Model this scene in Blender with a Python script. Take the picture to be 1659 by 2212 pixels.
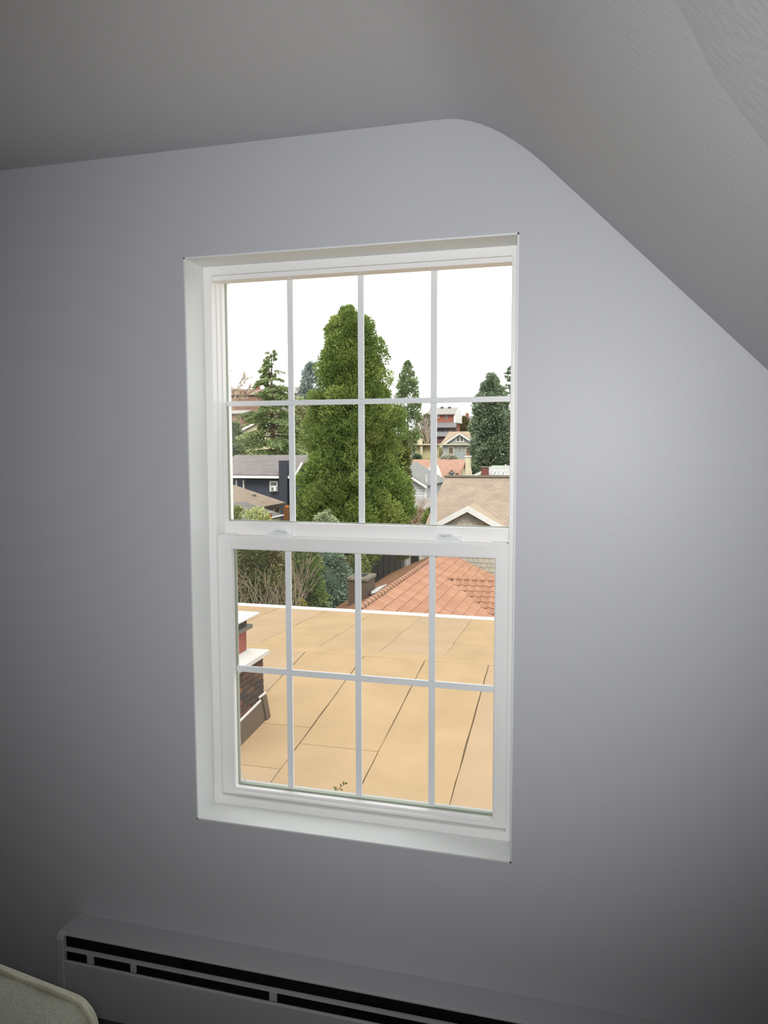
import bpy, bmesh, math, random
import numpy as np
from mathutils import Matrix, Vector

random.seed(7)
rng = np.random.default_rng(11)
for o in list(bpy.data.objects):
    bpy.data.objects.remove(o)
scene = bpy.context.scene
col = scene.collection

# ------------------------------------------------------------------ camera
IW, IH, FPX = 1659, 2212, 1659.05
YAW, PITCH, ROLL = .2683, .0860, -.0021
CAM = np.array([0.0, -1.9, 1.68])
_f = np.array([-math.sin(YAW) * math.cos(PITCH), math.cos(YAW) * math.cos(PITCH), -math.sin(PITCH)])
_r0 = np.array([math.cos(YAW), math.sin(YAW), 0])
_u0 = np.cross(_r0, _f)
_r = _r0 * math.cos(ROLL) + _u0 * math.sin(ROLL)
_u = -_r0 * math.sin(ROLL) + _u0 * math.cos(ROLL)
cam_data = bpy.data.cameras.new('camera')
cam = bpy.data.objects.new('camera', cam_data)
col.objects.link(cam)
cam_data.sensor_fit = 'VERTICAL'
cam_data.sensor_height = 24
cam_data.sensor_width = 18
cam_data.lens = FPX / IH * 24
cam_data.clip_end = 900
cam_data.clip_start = .05
m = Matrix.Identity(4)
for i in range(3):
    m[i][0], m[i][1], m[i][2], m[i][3] = _r[i], _u[i], -_f[i], CAM[i]
cam.matrix_world = m
scene.camera = cam

# ------------------------------------------------------------------ sky, sun, flash, exposure
world = bpy.data.worlds.new('overcast_sky')
scene.world = world
world.use_nodes = True
bg = world.node_tree.nodes['Background']
bg.inputs[0].default_value = (1.0, 1.0, 1.0, 1)
bg.inputs[1].default_value = 2.1

sun_data = bpy.data.lights.new('sun', 'SUN')
sun_data.energy = 4.2
sun_data.angle = math.radians(25)
sun_data.color = (1, .95, .88)
sun = bpy.data.objects.new('sun', sun_data)
col.objects.link(sun)
sun.rotation_euler = Vector((-.35, .78, -.95)).to_track_quat('-Z', 'Y').to_euler()

# the phone's flash, beside the lens
fl_data = bpy.data.lights.new('flash', 'SPOT')
fl_data.energy = 108
fl_data.spot_size = math.radians(92)
fl_data.spot_blend = 1.0
fl_data.shadow_soft_size = .03
fl_data.color = (.97, .98, 1.0)
fl = bpy.data.objects.new('flash', fl_data)
col.objects.link(fl)
fl.location = (.01, -1.93, 1.72)
fl.rotation_euler = Vector((-.264, .961, -.055)).to_track_quat('-Z', 'Y').to_euler()

vs = scene.view_settings
vs.view_transform = 'Standard'
vs.look = 'None'
vs.exposure = 0
vs.gamma = 1
vs.use_curve_mapping = False


# ------------------------------------------------------------------ pixel helpers
def ray(x, y):
    return _f + _r * (x - IW / 2) / FPX - _u * (y - IH / 2) / FPX


def at(x, y, Y):
    d = ray(x, y)
    return CAM + d * (Y - CAM[1]) / d[1]


def at_z(x, y, Z):
    d = ray(x, y)
    return CAM + d * (Z - CAM[2]) / d[2]


def at_x(x, y, X):
    d = ray(x, y)
    return CAM + d * (X - CAM[0]) / d[0]


def at_plane(x, y, p0, n):
    d = ray(x, y)
    n = np.array(n, float)
    return CAM + d * np.dot(np.array(p0) - CAM, n) / np.dot(d, n)


# ------------------------------------------------------------------ materials
EXT = .54          # reflectance of outdoor surfaces against the bright sky
INDOOR = {'glazing_spacer', 'carpet', 'dark_recess_shade', 'heater_fin', 'sage_beige_fabric', 'beige_piping', 'dark_wood'}


def lin(c):
    return tuple((v / 255 / 12.92) if v / 255 <= .04045 else ((v / 255 + .055) / 1.055) ** 2.4 for v in c)


def mat(name, rgb, rough=.6, var=0.0, scale=8.0, bump=0.0, bscale=None, spec=.3, metal=0.0, linear=False, detail=4):
    mt = bpy.data.materials.new(name)
    mt.use_nodes = True
    nt = mt.node_tree
    b = nt.nodes['Principled BSDF']
    c = rgb if linear else lin(rgb)
    if not linear and name not in INDOOR:
        c = tuple(v * EXT for v in c)
    b.inputs['Base Color'].default_value = (*c, 1)
    b.inputs['Roughness'].default_value = rough
    b.inputs['Specular IOR Level'].default_value = spec
    b.inputs['Metallic'].default_value = metal
    tc = nt.nodes.new('ShaderNodeTexCoord')
    if var:
        n = nt.nodes.new('ShaderNodeTexNoise')
        n.inputs['Scale'].default_value = scale
        n.inputs['Detail'].default_value = detail
        nt.links.new(tc.outputs['Object'], n.inputs['Vector'])
        r = nt.nodes.new('ShaderNodeValToRGB')
        r.color_ramp.elements[0].position = .3
        r.color_ramp.elements[1].position = .7
        r.color_ramp.elements[0].color = (*[v * (1 - var) for v in c], 1)
        r.color_ramp.elements[1].color = (*[min(1, v * (1 + var)) for v in c], 1)
        nt.links.new(n.outputs['Fac'], r.inputs['Fac'])
        nt.links.new(r.outputs['Color'], b.inputs['Base Color'])
    if bump:
        n2 = nt.nodes.new('ShaderNodeTexNoise')
        n2.inputs['Scale'].default_value = bscale or scale
        n2.inputs['Detail'].default_value = 3
        nt.links.new(tc.outputs['Object'], n2.inputs['Vector'])
        bp = nt.nodes.new('ShaderNodeBump')
        bp.inputs['Strength'].default_value = bump
        bp.inputs['Distance'].default_value = .01
        nt.links.new(n2.outputs['Fac'], bp.inputs['Height'])
        nt.links.new(bp.outputs['Normal'], b.inputs['Normal'])
    return mt


def leaf_mat(name, transl=.25):
    mt = bpy.data.materials.new(name)
    mt.use_nodes = True
    nt = mt.node_tree
    b = nt.nodes['Principled BSDF']
    b.inputs['Roughness'].default_value = .6
    b.inputs['Specular IOR Level'].default_value = .25
    a = nt.nodes.new('ShaderNodeAttribute')
    a.attribute_name = 'tint'
    nt.links.new(a.outputs['Color'], b.inputs['Base Color'])
    t = nt.nodes.new('ShaderNodeBsdfTranslucent')
    nt.links.new(a.outputs['Color'], t.inputs['Color'])
    mx = nt.nodes.new('ShaderNodeMixShader')
    mx.inputs[0].default_value = transl
    nt.links.new(b.outputs[0], mx.inputs[1])
    nt.links.new(t.outputs[0], mx.inputs[2])
    nt.links.new(mx.outputs[0], nt.nodes['Material Output'].inputs[0])
    return mt


def rows_mat(name, rgb, rgb2, mortar, width, height, axis='XZ', msize=.004, rough=.8, bump=.5, spec=.2):
    """brick-texture rows for surfaces too far away to build piece by piece; u along X, v along the second axis"""
    mt = mat(name, rgb, rough, spec=spec)
    nt = mt.node_tree
    b = nt.nodes['Principled BSDF']
    tc = nt.nodes.new('ShaderNodeTexCoord')
    sp = nt.nodes.new('ShaderNodeSeparateXYZ')
    cb = nt.nodes.new('ShaderNodeCombineXYZ')
    nt.links.new(tc.outputs['Object'], sp.inputs[0])
    nt.links.new(sp.outputs[axis[0]], cb.inputs['X'])
    nt.links.new(sp.outputs[axis[1]], cb.inputs['Y'])
    br = nt.nodes.new('ShaderNodeTexBrick')
    br.inputs['Color1'].default_value = (*[v * EXT for v in lin(rgb)], 1)
    br.inputs['Color2'].default_value = (*[v * EXT for v in lin(rgb2)], 1)
    br.inputs['Mortar'].default_value = (*[v * EXT for v in lin(mortar)], 1)
    br.inputs['Scale'].default_value = 1
    br.inputs['Mortar Size'].default_value = msize
    br.inputs['Brick Width'].default_value = width
    br.inputs['Row Height'].default_value = height
    nt.links.new(cb.outputs[0], br.inputs['Vector'])
    nz = nt.nodes.new('ShaderNodeTexNoise')
    nz.inputs['Scale'].default_value = 1.6
    nt.links.new(tc.outputs['Object'], nz.inputs['Vector'])
    mx = nt.nodes.new('ShaderNodeMix')
    mx.data_type = 'RGBA'
    mx.blend_type = 'OVERLAY'
    mx.inputs[0].default_value = .25
    nt.links.new(br.outputs['Color'], mx.inputs[6])
    nt.links.new(nz.outputs['Fac'], mx.inputs[7])
    nt.links.new(mx.outputs[2], b.inputs['Base Color'])
    bp = nt.nodes.new('ShaderNodeBump')
    bp.inputs['Strength'].default_value = bump
    bp.inputs['Distance'].default_value = .01
    bp.invert = True
    nt.links.new(br.outputs['Fac'], bp.inputs['Height'])
    nt.links.new(bp.outputs['Normal'], b.inputs['Normal'])
    return mt


def glass_mat(name, tint=(1, 1, 1), refl=.9):
    mt = bpy.data.materials.new(name)
    mt.use_nodes = True
    nt = mt.node_tree
    nt.nodes.remove(nt.nodes['Principled BSDF'])
    tr = nt.nodes.new('ShaderNodeBsdfTransparent')
    tr.inputs[0].default_value = (*tint, 1)
    gl = nt.nodes.new('ShaderNodeBsdfGlossy')
    gl.inputs['Roughness'].default_value = .01
    fr = nt.nodes.new('ShaderNodeFresnel')
    fr.inputs['IOR'].default_value = 1.5
    ml = nt.nodes.new('ShaderNodeMath')
    ml.operation = 'MULTIPLY'
    ml.inputs[1].default_value = refl
    nt.links.new(fr.outputs[0], ml.inputs[0])
    mx = nt.nodes.new('ShaderNodeMixShader')
    nt.links.new(ml.outputs[0], mx.inputs[0])
    nt.links.new(tr.outputs[0], mx.inputs[1])
    nt.links.new(gl.outputs[0], mx.inputs[2])
    nt.links.new(mx.outputs[0], nt.nodes['Material Output'].inputs[0])
    return mt


def screen_mat(name, rgb, cover):
    mt = bpy.data.materials.new(name)
    mt.use_nodes = True
    nt = mt.node_tree
    b = nt.nodes['Principled BSDF']
    b.inputs['Base Color'].default_value = (*lin(rgb), 1)
    b.inputs['Roughness'].default_value = .7
    b.inputs['Alpha'].default_value = cover
    return mt


M = {}
M['wall'] = mat('wall_paint', (.55, .553, .578), .45, bump=.04, bscale=160, spec=.35, linear=True)
M['ceil'] = mat('ceiling_paint', (.60, .60, .605), .55, bump=.05, bscale=120, spec=.25, linear=True)
M['ceil_rough'] = mat('old_ceiling_paint', (.60, .60, .61), .6, bump=.07, bscale=70, spec=.2, linear=True)
M['reveal'] = mat('reveal_white_paint', (.80, .82, .80), .5, bump=.05, bscale=120, linear=True)
M['vinyl'] = mat('white_vinyl', (.91, .895, .875), .35, spec=.4, linear=True)
M['muntin'] = mat('muntin_white', (.85, .87, .87), .4, linear=True)
M['spacer'] = mat('glazing_spacer', (148, 156, 140), .5)
M['glass'] = glass_mat('window_glass', (.97, .985, .97))
M['screen'] = screen_mat('insect_screen_mesh', (150, 150, 145), .09)
M['floor'] = mat('carpet', (120, 112, 102), .95, .2, 60, .4, 200)
M['heater'] = mat('heater_enamel', (.50, .50, .52), .45, spec=.4, linear=True)
M['recess_shade'] = mat('dark_recess_shade', (28, 24, 24), .7)  # near-black stands in for the shade inside heater slot and flue
M['fin'] = mat('heater_fin', (70, 68, 70), .4, metal=.6)
M['fabric'] = mat('sage_beige_fabric', (196, 196, 178), .95, .15, 220, .5, 500, spec=.1)
M['piping'] = mat('beige_piping', (204, 198, 174), .9, .1, 200, .3, 400, spec=.1)
M['wood_dark'] = mat('dark_wood', (70, 45, 30), .5, .2, 20)
M['ext_wall'] = mat('stucco_exterior', (200, 195, 185), .8, .05, 5, .3, 60)
M['roll'] = mat('mineral_roll_roofing', (196, 168, 132), .95, .08, 1.3, .4, 90, spec=.05, detail=14)
M['roll2'] = mat('mineral_roll_roofing_warm', (198, 170, 132), .95, .08, 1.9, .4, 90, spec=.05, detail=14)
M['roll3'] = mat('mineral_roll_roofing_pale', (196, 170, 138), .95, .07, 1.6, .4, 90, spec=.05, detail=14)
M['tar'] = mat('roof_tar', (126, 102, 76), .9)
M['whitemetal'] = mat('white_metal', (235, 235, 232), .35)
M['white'] = mat('white_trim', (255, 254, 251), .5)
M['concrete_white'] = mat('whitewashed_slab', (232, 230, 224), .8, .05, 14, .2, 40)
M['flash_brown'] = mat('brown_flashing', (112, 94, 78), .6, .12, 9)
M['mortar'] = mat('mortar', (118, 108, 98), .95, .1, 30)
M['terracotta'] = mat('terracotta_flue', (176, 96, 80), .8, .12, 9)
for i, c in enumerate([(112, 84, 66), (88, 68, 58), (132, 92, 66), (74, 64, 60), (120, 78, 66)]):
    M['brick%d' % i] = mat('chimney_brick_%d' % i, c, .9, .25, 18, .3, 60)
M['wire'] = mat('wire_mesh', (88, 76, 62), .5, metal=.5)
for i, c in enumerate([(190, 144, 118), (186, 139, 113), (194, 149, 123), (184, 137, 112)]):
    M['tile%d' % i] = mat('clay_tile_%d' % i, c, .85, .16, 3, spec=.1)
M['moss_tile'] = mat('mossy_tile', (150, 112, 84), .95, .25, 5, .5, 14, spec=.05)
M['moss_brick'] = rows_mat('mossy_chimney_brick', (118, 92, 76), (100, 84, 68), (90, 84, 72), .22, .075, 'YZ', .012)
M['moss_cap'] = mat('mossy_cap', (128, 122, 104), .95, .3, 9, .5, 20)
M['tan_roof'] = rows_mat('tan_shingle_roof', (186, 169, 151), (176, 159, 141), (146, 130, 114), .3, .084, 'XZ', .007)
M['tan_plain'] = mat('tan_shingle_ridge', (190, 172, 150), .9, .1, 8)
M['ridge_grey'] = mat('ridge_cap_grey', (140, 134, 118), .9, .1, 8)
M['shake'] = mat('tan_cedar_shake', (220, 212, 194), .9, .08, 6)
M['shake2'] = mat('tan_cedar_shake_warm', (222, 210, 190), .9, .08, 6)
M['shake3'] = mat('tan_cedar_shake_grey', (210, 203, 188), .9, .08, 6)
M['shake_gap'] = mat('shake_backing', (176, 164, 146), .95)
M['dark_board'] = mat('weathered_dark_board', (88, 84, 82), .9, .15, 4)
M['grey_roof'] = rows_mat('grey_shingle_roof', (140, 134, 133), (134, 128, 127), (128, 122, 121), .9, .2, 'XZ', .01, bump=.2)
M['navy'] = mat('navy_siding', (72, 76, 90), .7, .06, 3)
M['navy2'] = mat('navy_chimney', (66, 70, 80), .8, .06, 6)
M['pane'] = mat('dark_window_pane', (92, 96, 92), .15, spec=.6)
M['pane_warm'] = mat('curtained_pane', (120, 104, 92), .2, .2, 3, spec=.6)
M['brown_roof'] = mat('brown_shingle_roof', (158, 142, 124), .95, .14, 2.2, .4, 20)
M['slate_roof'] = mat('slate_shingle_roof', (128, 124, 122), .95, .1, 2.5, .4, 20)
M['stone'] = rows_mat('cream_stone', (222, 214, 194), (200, 190, 168), (180, 170, 150), .32, .2, 'YZ', .02)
M['wood_orange'] = mat('stained_wood', (150, 106, 66), .6, .15, 6)
M['orange_lamp'] = mat('orange_flag', (232, 140, 72), .6)
M['white_siding'] = rows_mat('white_lap_siding', (232, 232, 234), (228, 228, 230), (180, 182, 186), 30, .2, 'XZ', .02)
M['charcoal_roof'] = mat('charcoal_roof', (146, 148, 144), .9, .12, 3)
M['orange_roof'] = mat('orange_brown_roof', (188, 148, 128), .9, .10, 2.5)
M['cream'] = mat('cream_paint', (232, 222, 192), .7, .04, 2)
M['yellow'] = mat('pale_yellow_paint', (226, 214, 168), .7, .04, 2)
M['blue_house'] = mat('pale_blue_siding', (184, 192, 192), .7, .04, 1.5)
M['tan2'] = mat('sand_roof', (186, 166, 142), .9, .1, 2)
M['sage_roof'] = mat('sage_metal_roof', (178, 186, 172), .7, .05, 2)
M['rib'] = mat('ribbed_panel', (212, 208, 208), .5, .05, 6)
M['red_brick'] = rows_mat('red_brick', (178, 112, 92), (166, 100, 80), (178, 134, 116), .4, .16, 'XZ', .02)
M['chim_red'] = rows_mat('chimney_red_brick', (146, 90, 78), (132, 80, 70), (140, 100, 90), .3, .11, 'XZ', .015)
M['far_grey'] = mat('far_grey_roof', (176, 172, 166), .9, .06, 1)
M['far_slate'] = mat('far_slate_roof', (140, 138, 142), .9, .06, 1)
M['far_dark'] = mat('far_dark_wall', (104, 96, 100), .9, .06, 1)
M['far_maroon'] = mat('far_maroon_wall', (136, 98, 96), .9, .08, 1)
M['far_brown'] = mat('far_brown_roof', (160, 140, 130), .9, .1, .6)
M['far_rust'] = mat('far_rust_wall', (166, 132, 116), .9, .1, .6)
M['leaf'] = leaf_mat('evergreen_leaf')
M['leafcore'] = mat('evergreen_shade_core', (62, 84, 36), .9, .35, 3, .6, 6)  # darker than the leaves, the crown's inner shade put into the colour
M['bluecore'] = mat('spruce_shade_core', (82, 104, 84), .9, .35, 3, .6, 6)  # darker than the spruce leaves, colour carries the shade inside crowns
M['bark'] = mat('bark', (112, 96, 80), .95, .25, 6)
M['palebark'] = mat('pale_bark', (206, 192, 178), .9, .15, 4)
M['twig'] = mat('tan_twig', (186, 158, 124), .9, .1, 3)
M['twig_grey'] = mat('grey_twig', (150, 134, 112), .9, .2, 3)
M['ground'] = mat('hillside_ground', (112, 112, 66), .95, .4, .35, .5, 2)
M['metal_grey'] = mat('grey_metal', (130, 128, 124), .5)


# ------------------------------------------------------------------ mesh builder
class MB:
    def __init__(s):
        s.v = []
        s.f = []
        s.mi = []

    def add(s, vs, fs):
        n = len(s.v)
        s.v += [tuple(map(float, v)) for v in vs]
        s.f += [tuple(i + n for i in f) for f in fs]
        return s

    def box(s, x0, x1, y0, y1, z0, z1):
        x0, x1 = min(x0, x1), max(x0, x1)
        y0, y1 = min(y0, y1), max(y0, y1)
        z0, z1 = min(z0, z1), max(z0, z1)
        return s.add([(x0, y0, z0), (x1, y0, z0), (x1, y1, z0), (x0, y1, z0), (x0, y0, z1), (x1, y0, z1), (x1, y1, z1), (x0, y1, z1)],
                     [(0, 3, 2, 1), (4, 5, 6, 7), (0, 1, 5, 4), (1, 2, 6, 5), (2, 3, 7, 6), (3, 0, 4, 7)])

    def prism(s, pts, vec):
        n = len(pts)
        a = [tuple(p) for p in pts]
        b = [tuple(np.array(p) + np.array(vec)) for p in pts]
        return s.add(a + b, [tuple(range(n))[::-1], tuple(range(n, 2 * n))] +
                     [(i, (i + 1) % n, n + (i + 1) % n, n + i) for i in range(n)])

    def tube(s, p0, p1, r0, r1=None, n=6, caps=True):
        r1 = r0 if r1 is None else r1
        p0, p1 = Vector(p0), Vector(p1)
        d = (p1 - p0)
        if d.length < 1e-7:
            return s
        d.normalize()
        a = d.orthogonal().normalized()
        b = d.cross(a)
        vs = []
        for p, r in ((p0, r0), (p1, r1)):
            for k in range(n):
                t = 2 * math.pi * k / n
                vs.append(p + a * (r * math.cos(t)) + b * (r * math.sin(t)))
        fs = [(k, (k + 1) % n, n + (k + 1) % n, n + k) for k in range(n)]
        if caps:
            fs += [tuple(range(n))[::-1], tuple(range(n, 2 * n))]
        return s.add(vs, fs)

    def path(s, pts, r, n=6):
        pts = [Vector(p) for p in pts]
        rings = []
        prev = None
        vs = []
        for i, p in enumerate(pts):
            d = (pts[min(i + 1, len(pts) - 1)] - pts[max(i - 1, 0)]).normalized()
            a = d.orthogonal().normalized() if prev is None else (prev - d * prev.dot(d)).normalized()
            prev = a
            b = d.cross(a)
            rr = r if not hasattr(r, '__len__') else r[i]
            for k in range(n):
                t = 2 * math.pi * k / n
                vs.append(p + a * (rr * math.cos(t)) + b * (rr * math.sin(t)))
        fs = []
        for i in range(len(pts) - 1):
            for k in range(n):
                fs.append((i * n + k, i * n + (k + 1) % n, (i + 1) * n + (k + 1) % n, (i + 1) * n + k))
        L = (len(pts) - 1) * n
        fs += [tuple(range(n))[::-1], tuple(range(L, L + n))]
        return s.add(vs, fs)

    def build(s, name, material, root=None, parent=None, bevel=0, smooth=False, origin=None, segs=2):
        """root: the thing's Empty (world offset); parent: the part it hangs from, or the root itself"""
        off = np.array(origin if origin is not None else (root.location if root is not None else (0, 0, 0)), float)
        me = bpy.data.meshes.new(name)
        me.from_pydata([tuple(np.array(v) - off) for v in s.v], [], s.f)
        bm = bmesh.new()
        bm.from_mesh(me)
        bmesh.ops.recalc_face_normals(bm, faces=bm.faces)
        bm.to_mesh(me)
        bm.free()
        if smooth:
            for p in me.polygons:
                p.use_smooth = True
        me.materials.append(M[material] if isinstance(material, str) else material)
        o = bpy.data.objects.new(name, me)
        col.objects.link(o)
        p = parent or root
        if p is not None:
            o.parent = p
        else:
            o.location = off
        if bevel:
            md = o.modifiers.new('bevel', 'BEVEL')
            md.width = bevel
            md.segments = segs
            md.limit_method = 'ANGLE'
            md.angle_limit = math.radians(40)
        return o


def tag(o, label=None, cat=None, group=None, kind=None):
    if label:
        o['label'] = label
    if cat:
        o['category'] = cat
    if group:
        o['group'] = group
    if kind:
        o['kind'] = kind
    return o


def thing(name, loc, label=None, cat=None, group=None, kind=None):
    o = bpy.data.objects.new(name, None)
    col.objects.link(o)
    o.location = tuple(float(v) for v in loc)
    o.empty_display_size = .1
    return tag(o, label, cat, group, kind)


def struct(name, mb, material, bevel=0, smooth=False):
    return tag(mb.build(name, material, bevel=bevel, smooth=smooth), kind='structure')


# ================================================================== THE ROOM
ZC = 2.466
X0, X1, Z0, Z1 = -1.0806, -.1865, .615, 2.1856
SL = math.tan(math.radians(44.6))


def main_slope_z(x):
    return 2.41 - SL * (x + .202) * 1.005


# profile of flat ceiling > rounded corner > slope, along X
prof = [(-2.9, ZC), (-.42, ZC)]
fx0, fx1 = -.375, -.125
for k in range(11):
    t = k / 10
    p0 = np.array((fx0, ZC))
    p1 = np.array((-.262, ZC))
    p2 = np.array((fx1, main_slope_z(fx1)))
    prof.append(tuple((1 - t) ** 2 * p0 + 2 * t * (1 - t) * p1 + t * t * p2))
XB, ZB = 1.32, main_slope_z(1.32)
for k in range(1, 17):
    x = fx1 + (XB - fx1) * k / 16
    prof.append((x, main_slope_z(x)))


SEAM = [(-.30, -1.40), (-.10, -1.19), (.0, -1.085), (.0705, -1.0105), (.0893, -.9876), (.1113, -.9469), (.1455, -.9179), (.1855, -.8902), (.26, -.815), (.42, -.66), (.7, -.37), (.95, -.12), (1.05, -.02), (1.4, .3)]


def seam_y(x):
    """plaster seam across the sloped ceiling, where an older patch begins"""
    return min(-.02, float(np.interp(x, [p[0] for p in SEAM], [p[1] for p in SEAM])))


# wall with the window, top edge following the ceiling
poly_top = [p for p in prof]
mb = MB()
wt = .22


def wall_poly(pts):
    mb.prism([(x, 0, z) for x, z in pts], (0, wt, 0))


wall_poly([(-3.0, -2.4), (X0, -2.4), (X0, ZC + .2), (-3.0, ZC + .2)])
wall_poly([(X0, -2.4), (X1, -2.4), (X1, Z0), (X0, Z0)])
wall_poly([(X0, Z1), (X1, Z1), (X1, ZC + .2), (X0, ZC + .2)])
wall_poly([(X1, -2.4), (1.5, -2.4), (1.5, ZC + .2), (X1, ZC + .2)])
struct('wall_back', mb, 'wall')
mb = MB()
mb.box(-3.1, -2.9, -4.4, .0, -.1, ZC + .2)
struct('wall_left', mb, 'wall')
mb = MB()
mb.box(1.3, 1.5, -4.4, 0, -.1, 1.3)
struct('wall_right', mb, 'wall')
mb = MB()
mb.box(-3.1, 1.5, -4.4, -4.2, -.1, ZC + .2)
struct('wall_front', mb, 'wall')
mb = MB()
mb.box(-2.9, 1.3, -4.2, 0, -.12, 0)
struct('floor', mb, 'floor')

# flat and sloped ceiling in one surface; past the seam the slope goes on as a rougher patch
mb, pb = MB(), MB()
pr = []
for i in range(len(prof) - 1):
    (xa, za), (xb, zb) = prof[i], prof[i + 1]
    n_ = 1 if xa < -.4 else max(1, int((xb - xa) / .012))
    pr += [(xa + (xb - xa) * k / n_, za + (zb - za) * k / n_) for k in range(n_)]
pr.append(prof[-1])
vs, vp = [], []
for x, z in pr:
    ys_ = -4.25 if x <= -.42 else (seam_y(x) if x > -.30 else -1.4)
    for k in range(5):
        vs.append((x, ys_ * k / 4 if k else .004, z))
for x, z in pr:
    if x < -.43:
        continue
    ys_ = seam_y(x) if x > -.30 else -1.4
    for k in range(9):
        y = ys_ + (-4.25 - ys_) * k / 8
        w_ = min(1, max(0, (x + .36) / .25))
        vp.append((x, y, z - w_ * (.0012 + .062 * (ys_ - y) * (1 if k < 2 else 1))))
fs = [(i * 5 + k, i * 5 + k + 1, i * 5 + k + 6, i * 5 + k + 5) for i in range(len(pr) - 1) for k in range(4)]
mb.add(vs, fs)
struct('ceiling', mb, 'ceil', smooth=True)
npch = len(vp) // 9
pb.add(vp, [(i * 9 + k, i * 9 + k + 1, i * 9 + k + 10, i * 9 + k + 9) for i in range(npch - 1) for k in range(8)])
struct('ceiling_patch', pb, 'ceil_rough', smooth=True)
mb = MB()
mb.box(-2.95, 1.45, -4.3, .1, ZC + .10, ZC + .16)
struct('ceiling_loft', mb, 'ceil')

# ------------------------------------------------------------------ the window
win = thing('window_1', ((X0 + X1) / 2, .1, Z0), kind='structure')
rv = MB()
e = .004
rv.box(X0, X0 + e, -.001, .105, Z0, Z1)
rv.box(X1 - e, X1, -.001, .105, Z0, Z1)
rv.box(X0, X1, -.001, .105, Z1 - e, Z1)
rv.box(X0, X1, -.001, .105, Z0, Z0 + e)
rv.build('reveal', 'reveal', win)


def ring(xo0, xo1, zo0, zo1, xi0, xi1, zi0, zi1, y0, y1):
    r = MB()
    o_ = [(xo0, zo0), (xo1, zo0), (xo1, zo1), (xo0, zo1)]
    i_ = [(xi0, zi0), (xi1, zi0), (xi1, zi1), (xi0, zi1)]
    vs = [(x, y0, z) for x, z in o_] + [(x, y0, z) for x, z in i_] + [(x, y1, z) for x, z in o_] + [(x, y1, z) for x, z in i_]
    fs = []
    for k in range(4):
        q = (k + 1) % 4
        fs += [(k, q, 4 + q, 4 + k), (8 + k, 12 + k, 12 + q, 8 + q), (4 + k, 4 + q, 12 + q, 12 + k), (k, 8 + k, 8 + q, q)]
    return r.add(vs, fs)


a, b_ = X0 + .003, X1 - .003
c, d = Z0 + .003, Z1 - .003
fr = ring(a, b_, c, d, X0 + .027, X1 - .027, Z0 + .028, Z1 - .028, .100, .215)
frame = fr.build('frame', 'vinyl', win, bevel=.002)
# thin inner stops of the frame
st = MB()
st.box(X0 + .027, X0 + .0295, .128, .150, 1.425, Z1 - .028)
st.box(X1 - .0295, X1 - .027, .128, .150, 1.425, Z1 - .028)
st.build('jamb_stop', 'vinyl', win, frame, bevel=.0015)

q = MB()
q.box(X0 + .027, X1 - .027, .107, .151, 2.1440, Z1 - .0282)
q.build('head_stop', 'vinyl', win, frame, bevel=.001)
# upper sash (outer track)
UX0, UX1, UZ0, UZ1 = -1.0480, -.2150, 1.4595, 2.1525
us = ring(X0 + .022, X1 - .022, 1.386, Z1 - .024, UX0, UX1, UZ0, UZ1, .152, .190)
usash = us.build('upper_sash', 'vinyl', win, bevel=.0025)
sp = ring(UX0 - .001, UX1 + .001, UZ0 - .001, UZ1 + .001, UX0 + .001, UX1 - .001, UZ0 + .002, UZ1 - .001, .172, .184)
sp.build('spacer', 'spacer', win, usash)
GY = .176
uxs = [-.846, -.636, -.429]
uz = 1.8035
for x in uxs:
    for z0, z1 in ((UZ0, uz - .0075), (uz + .0075, UZ1)):
        q = MB()
        q.box(x - .0086, x + .0086, GY - .0035, GY + .0035, z0, z1)
        q.build('muntin', 'muntin', win, usash, bevel=.001)
q = MB()
q.box(UX0, UX1, GY - .004, GY + .004, uz - .0073, uz + .0073)
q.build('muntin', 'muntin', win, usash, bevel=.001)
xs = [UX0] + uxs + [UX1]
for i in range(4):
    for z0, z1 in ((UZ0, uz), (uz, UZ1)):
        q = MB()
        xa = xs[i] + (.0086 if i else 0)
        xb = xs[i + 1] - (.0086 if i < 3 else 0)
        za = z0 if z0 == UZ0 else z0 + .0073
        zb = z1 if z1 == UZ1 else z1 - .0073
        q.add([(xa, GY, za), (xb, GY, za), (xb, GY, zb), (xa, GY, zb)], [(0, 1, 2, 3)])
        q.build('pane', 'glass', win, usash)

# lower sash (inner track)
LX0, LX1, LZ0, LZ1 = -1.0130, -.2505, .6690, 1.3820
ls = ring(X0 + .0225, X1 - .0225, Z0 + .030, 1.4215, LX0, LX1, LZ0, LZ1, .112, .151)
lsash = ls.build('lower_sash', 'vinyl', win, bevel=.004, segs=3)
sp = ring(LX0 - .001, LX1 + .001, LZ0 - .001, LZ1 + .001, LX0 + .001, LX1 - .001, LZ0 + .004, LZ1 - .001, .131, .146)
sp.build('spacer', 'spacer', win, lsash)
GY2 = .136
lxs = [-.8455, -.6355, -.4235]
lz = 1.0235
for x in lxs:
    for z0, z1 in ((LZ0, lz - .009), (lz + .009, LZ1)):
        q = MB()
        q.box(x - .0088, x + .0088, GY2 - .0035, GY2 + .0035, z0, z1)
        q.build('muntin', 'muntin', win, lsash, bevel=.001)
q = MB()
q.box(LX0, LX1, GY2 - .004, GY2 + .004, lz - .0088, lz + .0088)
q.build('muntin', 'muntin', win, lsash, bevel=.001)
xs = [LX0] + lxs + [LX1]
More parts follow.
